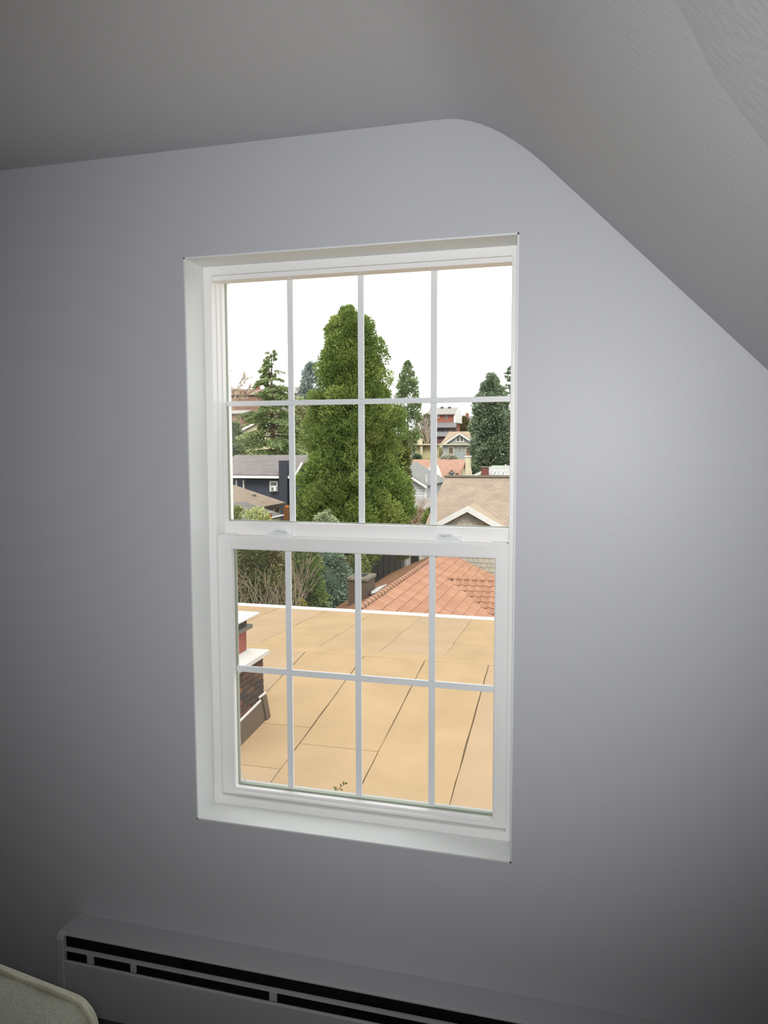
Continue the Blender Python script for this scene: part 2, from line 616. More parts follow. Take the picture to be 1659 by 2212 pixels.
for i in range(4):
    for z0, z1 in ((LZ0, lz), (lz, LZ1)):
        q = MB()
        xa = xs[i] + (.0088 if i else 0)
        xb = xs[i + 1] - (.0088 if i < 3 else 0)
        za = z0 if z0 == LZ0 else z0 + .0088
        zb = z1 if z1 == LZ1 else z1 - .0088
        q.add([(xa, GY2, za), (xb, GY2, za), (xb, GY2, zb), (xa, GY2, zb)], [(0, 1, 2, 3)])
        q.build('pane', 'glass', win, lsash)
# lift rail along the foot of the lower sash
q = MB()
q.prism([(LX0 - .002, .113, .6610), (LX0 - .002, .104, .6585), (LX0 - .002, .103, .6535), (LX0 - .002, .113, .6495)], (LX1 - LX0 - .004, 0, 0))
q.build('lift_rail', 'vinyl', win, lsash, bevel=.001)
# tilt latches on the check rail
for x in (X0 + .055, X1 - .055):
    q = MB()
    q.box(x - .022, x + .022, .116, .146, 1.4215, 1.4245)
    q.build('tilt_latch', 'vinyl', win, lsash, bevel=.001)
# insect screen outside the lower sash
sf = ring(X0 + .028, X1 - .028, Z0 + .024, 1.44, X0 + .040, X1 - .040, Z0 + .034, 1.424, .196, .206)
scr = sf.build('insect_screen', 'whitemetal', win)
q = MB()
q.add([(X0 + .040, .201, Z0 + .034), (X1 - .040, .201, Z0 + .034), (X1 - .040, .201, 1.424), (X0 + .040, .201, 1.424)], [(0, 1, 2, 3)])
q.build('mesh', 'screen', win, scr)
q = MB()
pp = [at(514, 1672, .195), at(524, 1673, .195), at(527.5, 1677, .195), at(528.5, 1683, .195), at(528.5, 1697, .195)]
q.path(pp, .0016, 6)
q.build('pull_tab', 'whitemetal', win, scr, smooth=True)


# sash locks
def sash_lock(xc, flip):
    s_ = MB()
    n = 12
    pts = []
    for k in range(n + 1):
        t = -1 + 2 * k / n
        pts.append((xc + .037 * t, .120 + .0 * t, 1.4218 + .0135 * (1 - t * t) + .001))
    base = [(xc + .037, .120, 1.4212), (xc - .037, .120, 1.4212)]
    s_.prism(pts + base, (0, .022, 0))
    lk = s_.build('sash_lock', 'muntin', win, lsash, bevel=.001)
    k_ = MB()
    k_.box(xc - .030, xc + .034, .142, .152, 1.4215, 1.434)
    lv = k_
    s = flip
    lv.path([(xc + s * .028, .136, 1.4325), (xc + s * .022, .134, 1.440), (xc - s * .004, .131, 1.4415), (xc - s * .012, .129, 1.4405)], [.0042, .0042, .004, .0034], 8)
    lv.build('lock_lever', 'muntin', win, lsash, bevel=.0008)


sash_lock(at(602, 1150, .13)[0], 1)
sash_lock(at(967, 1162, .13)[0], -1)

# outer sill below the screen
q = MB()
q.prism([(X0 - .05, .21, Z0 - .02), (X0 - .05, .30, Z0 - .05), (X0 - .05, .30, Z0 - .08), (X0 - .05, .21, Z0 - .08)], (X1 - X0 + .1, 0, 0))
q.build('outer_sill', 'white', win)

# leafy twig lying on the outer sill
tw0 = at(722, 1709, .25)
tw = thing('leafy_twig', (tw0[0], tw0[1], tw0[2]), 'small green leafy twig standing on the outer window sill', 'twig')
q = MB()
pts = [at(726, 1712, .252), at(733, 1702, .250), at(741, 1696, .248), at(750, 1691, .247)]
q.path(pts, [.0009, .0008, .0006, .0004], 5)
q.build('stem', 'bark', tw)
M['twigleaf'] = mat('twig_leaf', (150, 148, 92), .6, .1, 40)
for (p, l) in (((730, 1706), (719, 1698)), ((733, 1703), (742, 1708)), ((736, 1700), (736, 1692)), ((741, 1696), (743, 1687)), ((744, 1694), (751, 1690)), ((727, 1710), (722, 1703))):
    a_, b2 = at(*p, .25), at(*l, .248)
    dd = b2 - a_
    sd_ = np.cross(dd, (.3, 1, .2))
    sd_ = sd_ / np.linalg.norm(sd_) * np.linalg.norm(dd) * .27
    q = MB()
    q.add([a_, a_ + dd * .5 + sd_, b2, a_ + dd * .5 - sd_, a_ + dd * .5 + (0, -.001, 0)], [(0, 1, 4), (1, 2, 4), (2, 3, 4), (3, 0, 4)])
    q.build('leaf', 'twigleaf', tw)

# ------------------------------------------------------------------ baseboard heater
hx0, hx1 = -1.486, 1.3
ht = thing('baseboard_heater', (-.1, -.05, 0), 'long grey enamel baseboard heater running along the wall under the window', 'heater')
q = MB()
q.prism([(hx0 + .012, 0, .262), (hx0 + .012, -.090, .262), (hx0 + .012, -.095, .2605), (hx0 + .012, -.0955, .257), (hx0 + .012, -.090, .2575), (hx0 + .012, 0, .258)], (hx1 - hx0, 0, 0))
q.build('top_cover', 'heater', ht)
q = MB()
q.box(hx0 + .012, hx1, -.006, -.001, .02, .258)
q.build('back_panel', 'recess_shade', ht)
q = MB()
q.prism([(hx0 + .020, -.092, .176), (hx0 + .020, -.094, .183), (hx0 + .020, -.099, .185), (hx0 + .020, -.103, .180), (hx0 + .020, -.103, .03), (hx0 + .020, -.098, .03), (hx0 + .020, -.098, .176)], (hx1 - hx0 - .02, 0, 0))
q.build('front_panel', 'heater', ht)
q = MB()
q.prism([(hx0 + .02, -.088, .2195), (hx0 + .02, -.0935, .219), (hx0 + .02, -.0950, .2095), (hx0 + .02, -.0940, .2095), (hx0 + .02, -.0925, .2175), (hx0 + .02, -.088, .2182)], (hx1 - hx0 - .02, 0, 0))
q.build('damper_blade', 'heater', ht)
q = MB()
ecp = [(0, .0), (0, .266), (-.084, .266), (-.098, .260), (-.105, .248), (-.107, .03), (-.107, 0)]
q.prism([(hx0 - .004, y, z) for y, z in ecp], (.024, 0, 0))
q.build('end_cap', 'heater', ht, bevel=.003)
q = MB()
q.box(hx0 + .0145, hx0 + .038, 0, -.0865, .262, .2655)
q.build('joint_strip', 'heater', ht)
q = MB()
q.box(hx0 + .0202, hx0 + .0215, -.090, -.002, .03, .2555)
q.build('end_shade_sheet', 'recess_shade', ht)  # added dark sheet over the pale end-cap face, shade as colour
for px_ in (196, 288, 590, 1180):
    bx_ = at(px_, 2080 if px_ < 400 else 2140, -.094)[0]
    q = MB()
    w_ = .011 if px_ != 288 else .009
    q.box(bx_ - w_, bx_ + w_, -.0955, -.092, .185, .210)
    q.build('damper_bracket', 'heater', ht)
q = MB()
q.tube((hx0 + .05, -.045, .11), (hx1, -.045, .11), .011, n=10)
q.build('heating_pipe', 'fin', ht)
q = MB()
x = -.62
while x < hx1 - .05:
    q.box(x, x + .0012, -.080, -.012, .06, .175)
    x += .0075
fo = q.build('fin', 'fin', ht)  # solid filler that stops see-through, shade painted into its darker green
fo['kind'] = 'stuff'
q = MB()
q.box(-1.17, -1.10, -.07, -.01, .03, .24)
q.build('inner_bracket', 'recess_shade', ht)

# ------------------------------------------------------------------ upholstered chair, its back's corner in view
ch = thing('upholstered_chair', (-1.08, -1.1, 0), 'sage beige upholstered chair with piped back beside the baseboard heater', 'chair')
ANG = math.radians(-9)


def crot(p):
    x, y, z = p
    x, y = x + .79, y + .86
    return (x * math.cos(ANG) - y * math.sin(ANG) - .79, x * math.sin(ANG) + y * math.cos(ANG) - .86, z)


bx0, bx1, bz0, bz1, rr = -1.43, -.803, .36, .731, .05
outl = [(bx0, bz0), (bx1, bz0)]
outl_arc = []
for k in range(9):
    t = k / 8 * math.pi / 2
    outl_arc.append((bx1 - rr + rr * math.cos(t), bz1 - rr + rr * math.sin(t)))
for k in range(9):
    t = math.pi / 2 + k / 8 * math.pi / 2
    outl_arc.append((bx0 + rr + rr * math.cos(t), bz1 - rr + rr * math.sin(t)))
outl = outl + outl_arc
# cushioned back: rings from rear panel to the bulging front
cx, cz = (bx0 + bx1) / 2, (bz0 + bz1) / 2
vs = []
rings_ = [(.965, .030), (1.0, .018), (1.0, 0), (.985, -.035), (.965, -.07), (.93, -.10), (.86, -.122), (.74, -.133), (.5, -.138), (.2, -.14)]
for sc, dy in rings_:
    for x, z in outl:
        # shrink by an even margin
        vs.append(crot((cx + (x - cx) * sc, -.86 + dy, cz + (z - cz) * (1 - (1 - sc) * 1.2))))
nn = len(outl)
fs = []
for i in range(len(rings_) - 1):
    for k in range(nn):
        fs.append((i * nn + k, i * nn + (k + 1) % nn, (i + 1) * nn + (k + 1) % nn, (i + 1) * nn + k))
fs.append(tuple(range(nn)))
fs.append(tuple(range((len(rings_) - 1) * nn, len(rings_) * nn)))
q = MB()
q.add(vs, fs)
bk = q.build('backrest', 'fabric', ch, smooth=True)
q = MB()
q.path([crot((x + .002 * math.sin(i * 1.7), -.852, z + .0025 * math.sin(i * 2.3))) for i, (x, z) in enumerate([(bx1, bz0), (bx1, .5), (bx1, .6)] + outl_arc[:9] + [(bx1 - rr - .06 * j, bz1 + .001) for j in range(1, 9)] + outl_arc[9:] + [(bx0, bz0)])], .0052, 8)
q.build('piping', 'piping', ch, bk, smooth=True)
q = MB()
vs = [crot(p) for p in [(bx0, -1.42, .30), (bx1, -1.42, .30), (bx1, -.86, .30), (bx0, -.86, .30), (bx0, -1.42, .43), (bx1, -1.42, .43), (bx1, -.86, .43), (bx0, -.86, .43)]]
q.add(vs, [(0, 3, 2, 1), (4, 5, 6, 7), (0, 1, 5, 4), (1, 2, 6, 5), (2, 3, 7, 6), (3, 0, 4, 7)])
q.build('seat', 'fabric', ch, bevel=.03, segs=4)
for x, y in ((bx0 + .05, -1.37), (bx1 - .05, -1.37), (bx1 - .05, -.91), (bx0 + .05, -.91)):
    q = MB()
    q.tube(crot((x, y, 0)), crot((x, y, .305)), .014, .022, 10)
    q.build('leg', 'wood_dark', ch)

# ================================================================== OUTSIDE
# ------------------------------------------------------------------ low-slope roof below the window
RS, RZ0, RY, RS2, RYE = .085, -2.0, 8.42, .06, 11.95
RZR = RZ0 + RS * RY


def roof_z(y):
    return RZ0 + RS * y if y <= RY else RZR - RS2 * (y - RY)


RXL, RXR = -9.0, 3.5
lr = thing('low_slope_roof', (-2.5, 6, roof_z(6) - .3), 'low-slope roof of tan mineral roll roofing below the window', 'roof')
q = MB()
q.prism([(RXL, .22, roof_z(.22) - .012), (RXL, RY, RZR - .012), (RXL, RYE - .02, roof_z(RYE) - .012), (RXL, RYE - .02, roof_z(RYE) - .25), (RXL, .22, roof_z(.22) - .25)], (RXR - RXL, 0, 0))
q.build('deck', 'tar', lr)


def skewed(xr, y):
    return xr + .034 * (RY - y)


def strip(xa, xb, ya, yb, mt, lift=0.0, name='roofing_strip', gap=.006):
    n = max(4, int((yb - ya) / .22))
    vs = []
    for side, xx in ((0, xa + gap), (1, xb - gap)):
        for k in range(n + 1):
            y = ya + gap + (yb - ya - 2 * gap) * k / n
            jx = random.uniform(-.005, .005) if 0 < k < n else 0
            x = skewed(xx, y) + jx
            z = roof_z(y) + lift + (.004 if side else 0)
            vs += [(x, y, z), (x, y, z - .013)]
    fs = []
    N = 2 * (n + 1)
    for k in range(n):
        i = 2 * k
        fs += [(i, N + i, N + i + 2, i + 2), (i, i + 2, i + 3, i + 1), (N + i, N + i + 1, N + i + 3, N + i + 2)]
    fs += [(0, 1, N + 1, N), (N - 2, 2 * N - 2, 2 * N - 1, N - 1)]
    mb_ = MB()
    mb_.add(vs, fs)
    return mb_.build(name, mt, lr)


SX = [-1.345 - .885 * k for k in range(-5, 9)]
SX.sort()
for i in range(len(SX) - 1):
    xa, xb = SX[i], SX[i + 1]
    cuts = {0: []}
    mats = ['roll', 'roll2', 'roll3']
    ends = [.25]
    if -4.2 < xa < -3.9:
        ends += [5.05, 6.0]
    elif -3.2 < xa < -3.0:
        ends += [5.62]
    elif -5.1 < xa < -4.8:
        ends += [3.9]
    ends.append(RY - .10)
    for k in range(len(ends) - 1):
        strip(xa, xb, ends[k], ends[k + 1], mats[(i + k) % 3])
    xs_off = .28 if i % 2 else .22
for k in range(-6, 8):
    xa = -2.0 - .95 * k
    strip(xa - .95, xa, RY + .22, RYE - .06, ['roll3', 'roll', 'roll2'][k % 3], gap=.001)
# ridge cap strip
q = MB()
q.prism([(RXL, RY - .10, roof_z(RY - .10) + .002), (RXL, RY, RZR + .006), (RXL, RY + .22, roof_z(RY + .22) + .004), (RXL, RY + .22, roof_z(RY + .22) - .012), (RXL, RY, RZR - .01), (RXL, RY - .10, roof_z(RY - .10) - .012)], (RXR - RXL, 0, 0))
q.build('ridge_strip', 'roll2', lr)
q = MB()
ze = roof_z(RYE)
q.prism([(RXL, RYE - .05, ze + .006), (RXL, RYE - .03, ze + .045), (RXL, RYE + .03, ze + .045), (RXL, RYE + .03, ze - .14), (RXL, RYE - .05, ze - .14)], (RXR - RXL, 0, 0))
q.build('drip_edge', 'whitemetal', lr)
# storey under that roof
q = MB()
q.box(-8.8, 3.3, .25, RYE - .3, -7.2, roof_z(.3) - .2)
struct('wall_lower_storey', q, 'ext_wall')

# ------------------------------------------------------------------ brick chimney on the roof
CX0, CX1, CY0, CY1 = -4.42, -3.662, 5.28, 6.13
CZT = -.735
cy_base = roof_z(5.7)
cn = thing('brick_chimney', ((CX0 + CX1) / 2, (CY0 + CY1) / 2, cy_base), 'dark brick chimney with white slab cap standing on the tan roof', 'chimney')
q = MB()
q.box(CX0 + .012, CX1 - .012, CY0 + .012, CY1 - .012, roof_z(CY0) - .1, CZT)
core = q.build('mortar_core', 'mortar', cn)
bl, bh, bw, jt = .195, .058, .09, .010
# shared brick meshes
bmesh_by = {}
for i in range(5):
    q = MB()
    q.box(-bl / 2, bl / 2, -bw / 2, bw / 2, -bh / 2, bh / 2)
    o = q.build('brick', 'brick%d' % i, origin=(0, 0, 0))
    bmesh_by[i] = o.data
    bpy.data.objects.remove(o)


def put(name, me, root, loc, rot=(0, 0, 0), scale=(1, 1, 1), parent=None):
    o = bpy.data.objects.new(name, me)
    col.objects.link(o)
    o.parent = parent or root
    o.location = tuple(float(a1 - b1) for a1, b1 in zip(loc, root.location))
    o.rotation_euler = rot
    o.scale = scale
    return o


z = CZT - bh / 2 - .002
row = 0
while z > roof_z(CY0) - .02:
    off = (bl + jt) / 2 * (row % 2)
    # faces towards +X, -X (bricks along Y) and -Y, +Y (along X)
    for (xf, s) in ((CX1, 1), (CX0, -1)):
        y = CY0 + off
        while y < CY1 - .02:
            L = min(bl, CY1 - y)
            if s == 1 or y < CY0 + .3:
                put('brick', bmesh_by[random.choice([0, 1, 2, 3, 4, 1, 3])], cn, (xf - s * (bw / 2) + random.uniform(-.003, .003), y + L / 2, z), (0, 0, math.pi / 2), (L / bl, 1, 1))
            y += bl + jt
    x = CX0 + bw + .01 + (bl + jt) / 2 * ((row + 1) % 2)
    while x < CX1 - bw - .03:
        L = min(bl, CX1 - bw - .01 - x)
        put('brick', bmesh_by[random.choice([0, 1, 2, 3, 4])], cn, (x + L / 2, CY0 + bw / 2 + random.uniform(-.003, .003), z), (0, 0, 0), (L / bl, 1, 1))
        x += bl + jt
    z -= bh + jt
    row += 1
q = MB()
q.box(CX0 - .06, CX1 + .055, CY0 - .06, CY1 + .06, CZT, CZT + .062)
q.build('slab_cap', 'concrete_white', cn, bevel=.01)
# flashing skirt, leaning out at the foot, white counter-flashing on top
fz = lambda y: roof_z(y)
sk = MB()
topz = lambda y: fz(y) + .255
sk.add([(CX1 + .012, CY0 - .02, topz(CY0)), (CX1 + .012, CY1 + .01, topz(CY1) + .02), (CX1 + .045, CY1 + .03, fz(CY1) - .01), (CX1 + .045, CY0 - .05, fz(CY0) - .01),
        (CX1 - .02, CY0 - .02, topz(CY0)), (CX1 - .02, CY1 + .01, topz(CY1) + .02), (CX1 - .02, CY1 + .03, fz(CY1) - .01), (CX1 - .02, CY0 - .05, fz(CY0) - .01)],
       [(0, 1, 2, 3), (4, 7, 6, 5), (0, 4, 5, 1), (3, 2, 6, 7), (1, 5, 6, 2), (0, 3, 7, 4)])
sk.add([(CX0, CY0 - .012, topz(CY0)), (CX1 + .012, CY0 - .012, topz(CY0)), (CX1 + .045, CY0 - .05, fz(CY0) - .01), (CX0, CY0 - .05, fz(CY0) - .01)], [(0, 1, 2, 3)])
skirt = sk.build('flashing', 'flash_brown', cn)
cf = MB()
ys = [CY0 - .02, CY0 + (CY1 - CY0) * .55, CY1 - .09]
cf.prism([(CX1 + .013, CY0 - .02, topz(CY0) - .012), (CX1 + .013, CY1 - .13, topz(CY1) - .012), (CX1 + .013, CY1 - .13, topz(CY1) + .014), (CX1 + .013, CY0 - .02, topz(CY0) + .012)], (.012, 0, 0))
cf.prism([(CX1 + .013, CY1 - .17, topz(CY1) + .035), (CX1 + .013, CY1 + .012, topz(CY1) + .035), (CX1 + .013, CY1 + .012, topz(CY1) + .058), (CX1 + .013, CY1 - .17, topz(CY1) + .058)], (.012, 0, 0))
cf.build('counter_flashing', 'white', cn, skirt)
cs = MB()
cs.prism([(CX1 + .014, CY1 - .085, topz(CY1) + .03), (CX1 + .014, CY1 + .014, topz(CY1) + .035), (CX1 + .05, CY1 + .045, fz(CY1) + .0), (CX1 + .05, CY1 - .055, fz(CY1) + .0)], (.014, 0, 0))
cs.build('corner_flap', 'flash_brown', cn, skirt)
# flue: terracotta pot, grey collar, wire mesh, white lid
fxc, fyc = -4.0, 5.93
zf = CZT + .062
q = MB()
q.box(fxc - .15, fxc + .15, fyc - .17, fyc + .17, zf, zf + .25)
pot = q.build('flue_pot', 'terracotta', cn, bevel=.012)
q = MB()
q.box(fxc - .20, fxc + .20, fyc - .23, fyc + .23, zf + .25, zf + .295)
q.build('flue_collar', 'metal_grey', cn, bevel=.004)
q = MB()
zc0, zc1 = zf + .295, zf + .40
for sx in (-1, 1):
    for k in range(14):
        y0 = fyc - .17 + .34 * k / 13
        for s in (-1, 1):
            y1 = min(fyc + .17, max(fyc - .17, y0 + s * .055))
            q.tube((fxc + sx * .145, y0, zc0), (fxc + sx * .145, y1, zc1), .003, n=4)
for sy in (-1, 1):
    for k in range(12):
        x0 = fxc - .145 + .29 * k / 11
        for s in (-1, 1):
            x1 = min(fxc + .145, max(fxc - .145, x0 + s * .055))
            q.tube((x0, fyc + sy * .17, zc0), (x1, fyc + sy * .17, zc1), .003, n=4)
for sx in (-1, 1):
    for sy in (-1, 1):
        q.tube((fxc + sx * .145, fyc + sy * .17, zc0), (fxc + sx * .145, fyc + sy * .17, zc1), .006, n=6)
q.build('spark_mesh', 'wire', cn)
q = MB()
q.box(fxc - .26, fxc + .26, fyc - .28, fyc + .30, zc1, zc1 + .024)
q.build('flue_lid', 'whitemetal', cn, bevel=.008)


# ------------------------------------------------------------------ the hillside
def gz(x, y):
    z = np.interp(y, [5, 30, 40, 50, 60, 80, 100, 140, 180, 260], [-7, -7, -6.6, -5.6, -4.4, -2.2, -.4, 1.8, 4, 6])
    s = np.clip((-x / max(y, 1) - .3) / .15, 0, 1)
    s = s * s * (3 - 2 * s)
    return float(z + s * np.interp(y, [60, 100, 150, 260], [0, 2.6, 6.0, 8]))


mb = MB()
gx = np.linspace(-150, 70, 56)
gy = np.concatenate([np.linspace(8, 120, 40), np.linspace(126, 290, 20)])
vs = [(x, y, gz(x, y) + .15 * math.sin(x * .9 + y * .7)) for y in gy for x in gx]
nx = len(gx)
fs = [(j * nx + i, j * nx + i + 1, (j + 1) * nx + i + 1, (j + 1) * nx + i) for j in range(len(gy) - 1) for i in range(nx - 1)]
mb.add(vs, fs)
struct('ground', mb, 'ground', smooth=True)


# ------------------------------------------------------------------ house builders
def rect(xl, yt, xr, yb, Y):
    """pixel rectangle on the plane Y > x0, x1, z0, z1"""
    p = at((xl + xr) / 2, yt, Y)
    q_ = at((xl + xr) / 2, yb, Y)
    ym = (yt + yb) / 2
    return at(xl, ym, Y)[0], at(xr, ym, Y)[0], q_[2], p[2]


def window(root, x0, x1, z0, z1, Y, fm='white', pm='pane', n=1, bar=False, fw=None):
    fw = fw or (x1 - x0) * .16
    f_ = ring(x0, x1, z0, z1, x0 + fw, x1 - fw, z0 + fw, z1 - fw, Y - .06, Y + .03)
    for k in range(1, n):
        xm = x0 + (x1 - x0) * k / n
        f_.box(xm - fw * .5, xm + fw * .5, Y - .055, Y + .03, z0, z1)
    if bar:
        zm = (z0 + z1) / 2
        f_.box(x0, x1, Y - .055, Y + .03, zm - fw * .25, zm + fw * .25)
    fo_ = f_.build('window', fm, root)
    for k in range(n):
        p = MB()
        xa = x0 + (x1 - x0) * k / n + fw * .5
        xb = x0 + (x1 - x0) * (k + 1) / n - fw * .5
        p.box(xa, xb, Y - .02, Y + .0, z0 + fw * .5, z1 - fw * .5)
        p.build('pane', pm, root, fo_)
    return fo_


def wpx(root, xl, yt, xr, yb, Y, **k):
    x0, x1, z0, z1 = rect(xl, yt, xr, yb, Y)
    return window(root, x0, x1, z0, z1, Y, **k)


def slab(pts, th):
    mb_ = MB()
    pts = [np.array(p, float) for p in pts]
    n = np.cross(pts[1] - pts[0], pts[2] - pts[0])
    n = n / np.linalg.norm(n)
    if n[2] < 0:
        n = -n
    mb_.prism([tuple(p) for p in pts], tuple(-n * th))
    return mb_


def gable_front(root, Y0, dep, xl, xr, zb, ze, zp, wall, roof, trim='white', ov=.3, th=.12, rake=.2, xp=None, over_front=.3):
    """ridge runs away from us; gable wall faces us"""
    xp = (xl + xr) / 2 if xp is None else xp
    q = MB()
    q.prism([(xl, Y0, zb), (xr, Y0, zb), (xr, Y0, ze), (xp, Y0, zp), (xl, Y0, ze)], (0, dep, 0))
    q.build('wall', wall, root)
    for xe in (xl, xr):
        s = (zp - ze) / abs(xp - xe)
        xo = xe + (ov if xe > xp else -ov)
        zo = ze - s * ov
        slab([(xp, Y0 - over_front, zp + .04), (xo, Y0 - over_front, zo + .04), (xo, Y0 + dep + .2, zo + .04), (xp, Y0 + dep + .2, zp + .04)], -th).build('roof', roof, root)
        q = MB()
        q.prism([(xp, Y0 - over_front - .03, zp + .1), (xo, Y0 - over_front - .03, zo + .1), (xo, Y0 - over_front - .03, zo + .1 - rake), (xp, Y0 - over_front - .03, zp + .1 - rake)], (0, .06, 0))
        q.build('rake_board', trim, root)


def eave_front(root, Y0, dep, xl, xr, zb, ze, zr, wall, roof, trim='white', ov=.3, th=.12, gut=.14):
    """ridge runs along X; the slope comes down towards us"""
    ym = Y0 + dep / 2
    q = MB()
    q.prism([(xl, Y0, zb), (xl, Y0 + dep, zb), (xl, Y0 + dep, ze), (xl, ym, zr), (xl, Y0, ze)], (xr - xl, 0, 0))
    q.build('wall', wall, root)
    s = (zr - ze) / (dep / 2)
    for sgn, ye in ((-1, Y0), (1, Y0 + dep)):
        yo = ye + sgn * ov
        zo = ze - s * ov
        slab([(xl - ov, ym, zr + .04), (xr + ov, ym, zr + .04), (xr + ov, yo, zo + .04), (xl - ov, yo, zo + .04)], -th).build('roof', roof, root)
    if gut:
        q = MB()
        q.box(xl - ov, xr + ov, Y0 - ov - .1, Y0 - ov + .02, ze - s * ov - gut * .5, ze - s * ov + gut * .7)
        q.build('gutter', trim, root)


# ------------------------------------------------------------------ clay-tiled neighbour roof
ZTR = -2.95
tp_near, tp_far = at_z(785, 1310, ZTR), at_z(958, 1190, ZTR)
XT = float((tp_near[0] + tp_far[0]) / 2)
TY0, TY1 = 18.4, float(tp_far[1])
TS = .47
th_ = thing('tiled_house', (XT, (TY0 + TY1) / 2, -7), 'house with orange clay tile roof just past the white roof edge', 'house')
q = MB()
q.prism([(XT - 2.0, TY0 + .3, -7.1), (XT + 6.4, TY0 + .3, -7.1), (XT + 6.4, TY0 + .3, ZTR - TS * 6.4 - .12), (XT, TY0 + .3, ZTR - .12), (XT - 2.0, TY0 + .3, ZTR - TS * 2.0 - .12)], (0, TY1 - TY0 - .6, 0))
q.build('wall', 'cream', th_)
# right slope deck, left slope
slab([(XT, TY0, ZTR - .02), (XT + 6.8, TY0, ZTR - TS * 6.8 - .02), (XT + 6.8, TY1, ZTR - TS * 6.8 - .02), (XT, TY1, ZTR - .02)], .08).build('roof_deck', 'tile3', th_)
LEFTW = 2.3
nl = 9
q = MB()
for k in range(nl):
    xa, xb = XT - LEFTW * k / nl, XT - LEFTW * (k + 1) / nl - .03
    za, zb = ZTR + .01 - TS * LEFTW * k / nl, ZTR + .04 - TS * LEFTW * (k + 1) / nl
    q.prism([(xa, TY0, za), (xb, TY0, zb), (xb, TY0, zb - .05), (xa, TY0, za - .06)], (0, TY1 - TY0, 0))
q.build('mossy_slope', 'moss_tile', th_)
# barrel tile: local x down the slope, local y along the course
TW, TL = .30, .40
vs, fs = [], []
n = 8
for xx, lift in ((0, .0), (TL, .035)):
    for k in range(n + 1):
        t = k / n
        vs.append((xx, (t - .5) * TW, .010 + .045 * max(0, math.sin(math.pi * min(1, t / .62))) * (1 if t < .62 else 0) + lift))
for k in range(n):
    fs.append((k, n + 1 + k, n + 2 + k, k + 1))
lo = len(vs)
for k in range(n + 1):
    t = k / n
    v = vs[n + 1 + k]
    vs.append((TL, v[1], v[2] - .03))
for k in range(n):
    fs.append((n + 1 + k, lo + k, lo + k + 1, n + 2 + k))
tile_me = []
for i in range(4):
    q = MB()
    q.add(vs, fs)
    o = q.build('roof_tile', 'tile%d' % i, origin=(0, 0, 0), smooth=False)
    tile_me.append(o.data)
    bpy.data.objects.remove(o)
ANGT = math.atan(TS)
tiles = []          # (loc, rotation matrix)
EXP = .33
ncourse = 20
# the cross wing: ridge along X
wp = at_plane(965, 1250, (XT, 0, ZTR), (TS, 0, 1))
WZ, WY, WX = float(wp[2]), float(wp[1]), float(wp[0])
WS = .47


def in_wing(x, y):
    zw = WZ - WS * abs(y - WY)
    zm = ZTR - TS * (x - XT)
    return zw > zm + .03


for cidx in range(ncourse):
    x = XT + .06 + cidx * EXP * math.cos(ANGT)
    zt = ZTR - TS * (x - XT) + .005
    y = TY0 + TW / 2
    while y < TY1:
        if not in_wing(x + .2, y):
            tiles.append(((x, y, zt), 0))
        y += TW
nwr = 8
for cidx in range(nwr):
    dy = .05 + cidx * EXP * math.cos(ANGT)
    y = WY - dy
    zt = WZ - WS * dy + .005
    x = WX - .2
    while x < XT + 6.6:
        if in_wing(x, y - .2):
            tiles.append(((x, y, zt), 1))
        x += TW


def rot_for(kind):
    if kind == 0:
        return Matrix.Rotation(ANGT, 3, 'Y')
    return (Matrix.Rotation(-math.pi / 2, 3, 'Z') @ Matrix.Rotation(ANGT, 3, 'Y'))


def project(p):
    d_ = np.array(p) - CAM
    w_ = d_ @ _f
    return IW / 2 + FPX * (d_ @ _r) / w_, IH / 2 - FPX * (d_ @ _u) / w_


near, rest = [], []
for t in tiles:
    px_, py_ = project(t[0])
    vis = 770 < px_ < 1085 and 1185 < py_ < 1345
    (near if vis else rest).append(t)
near.sort(key=lambda t: np.linalg.norm(np.array(t[0]) - CAM) - (4 if t[1] else 0))
rest += near[295:]
near = near[:295]
for t in near:
    e_ = rot_for(t[1]).to_euler()
    put('roof_tile', random.choice(tile_me), th_, t[0], e_)
q = MB()
for t in rest:
    R_ = rot_for(t[1])
    q.add([tuple(R_ @ Vector(v) + Vector(t[0])) for v in vs], fs)
o = q.build('roof_tiles', 'tile0', th_)
o['kind'] = 'stuff'
# wing body
q = MB()
q.prism([(WX, WY, WZ - .03), (WX, WY - 3.2, WZ - .03 - WS * 3.2), (WX, WY - 3.2, WZ - .1 - WS * 3.2), (WX, WY + 3, WZ - .1 - WS * 3), (WX, WY + 3, WZ - .03 - WS * 3)], (XT + 6.6 - WX, 0, 0))
q.build('wing_deck', 'tile3', th_)
q = MB()
q.box(WX + 1.5, XT + 6.4, WY - 3.0, WY + 2.8, -7.1, WZ - WS * 2.9 - .15)
q.build('wing_wall', 'cream', th_)
# ridge tiles, each its own
rt = []
for i in range(2):
    q = MB()
    n_ = 8
    v2, f2 = [], []
    for yy, rr_ in ((0, .105), (.40, .125)):
        for k in range(n_ + 1):
            t = math.pi * k / n_
            v2.append((rr_ * math.cos(t), yy, rr_ * math.sin(t) * .9 - .01))
    for k in range(n_):
        f2.append((k, k + 1, n_ + 2 + k, n_ + 1 + k))
    q.add(v2, f2)
    o = q.build('ridge_tile', 'tile%d' % (2 if i else 0), origin=(0, 0, 0))
    rt.append(o.data)
    bpy.data.objects.remove(o)
y = TY1
while y > TY0 + .3:
    put('ridge_tile', rt[random.randint(0, 1)], th_, (XT, y, ZTR + .03), (0, 0, math.pi))
    y -= .35
x = WX + .05
while x < XT + 6.5:
    put('ridge_tile', rt[0], th_, (x, WY, WZ + .02), (0, 0, -math.pi / 2))
    x += .35
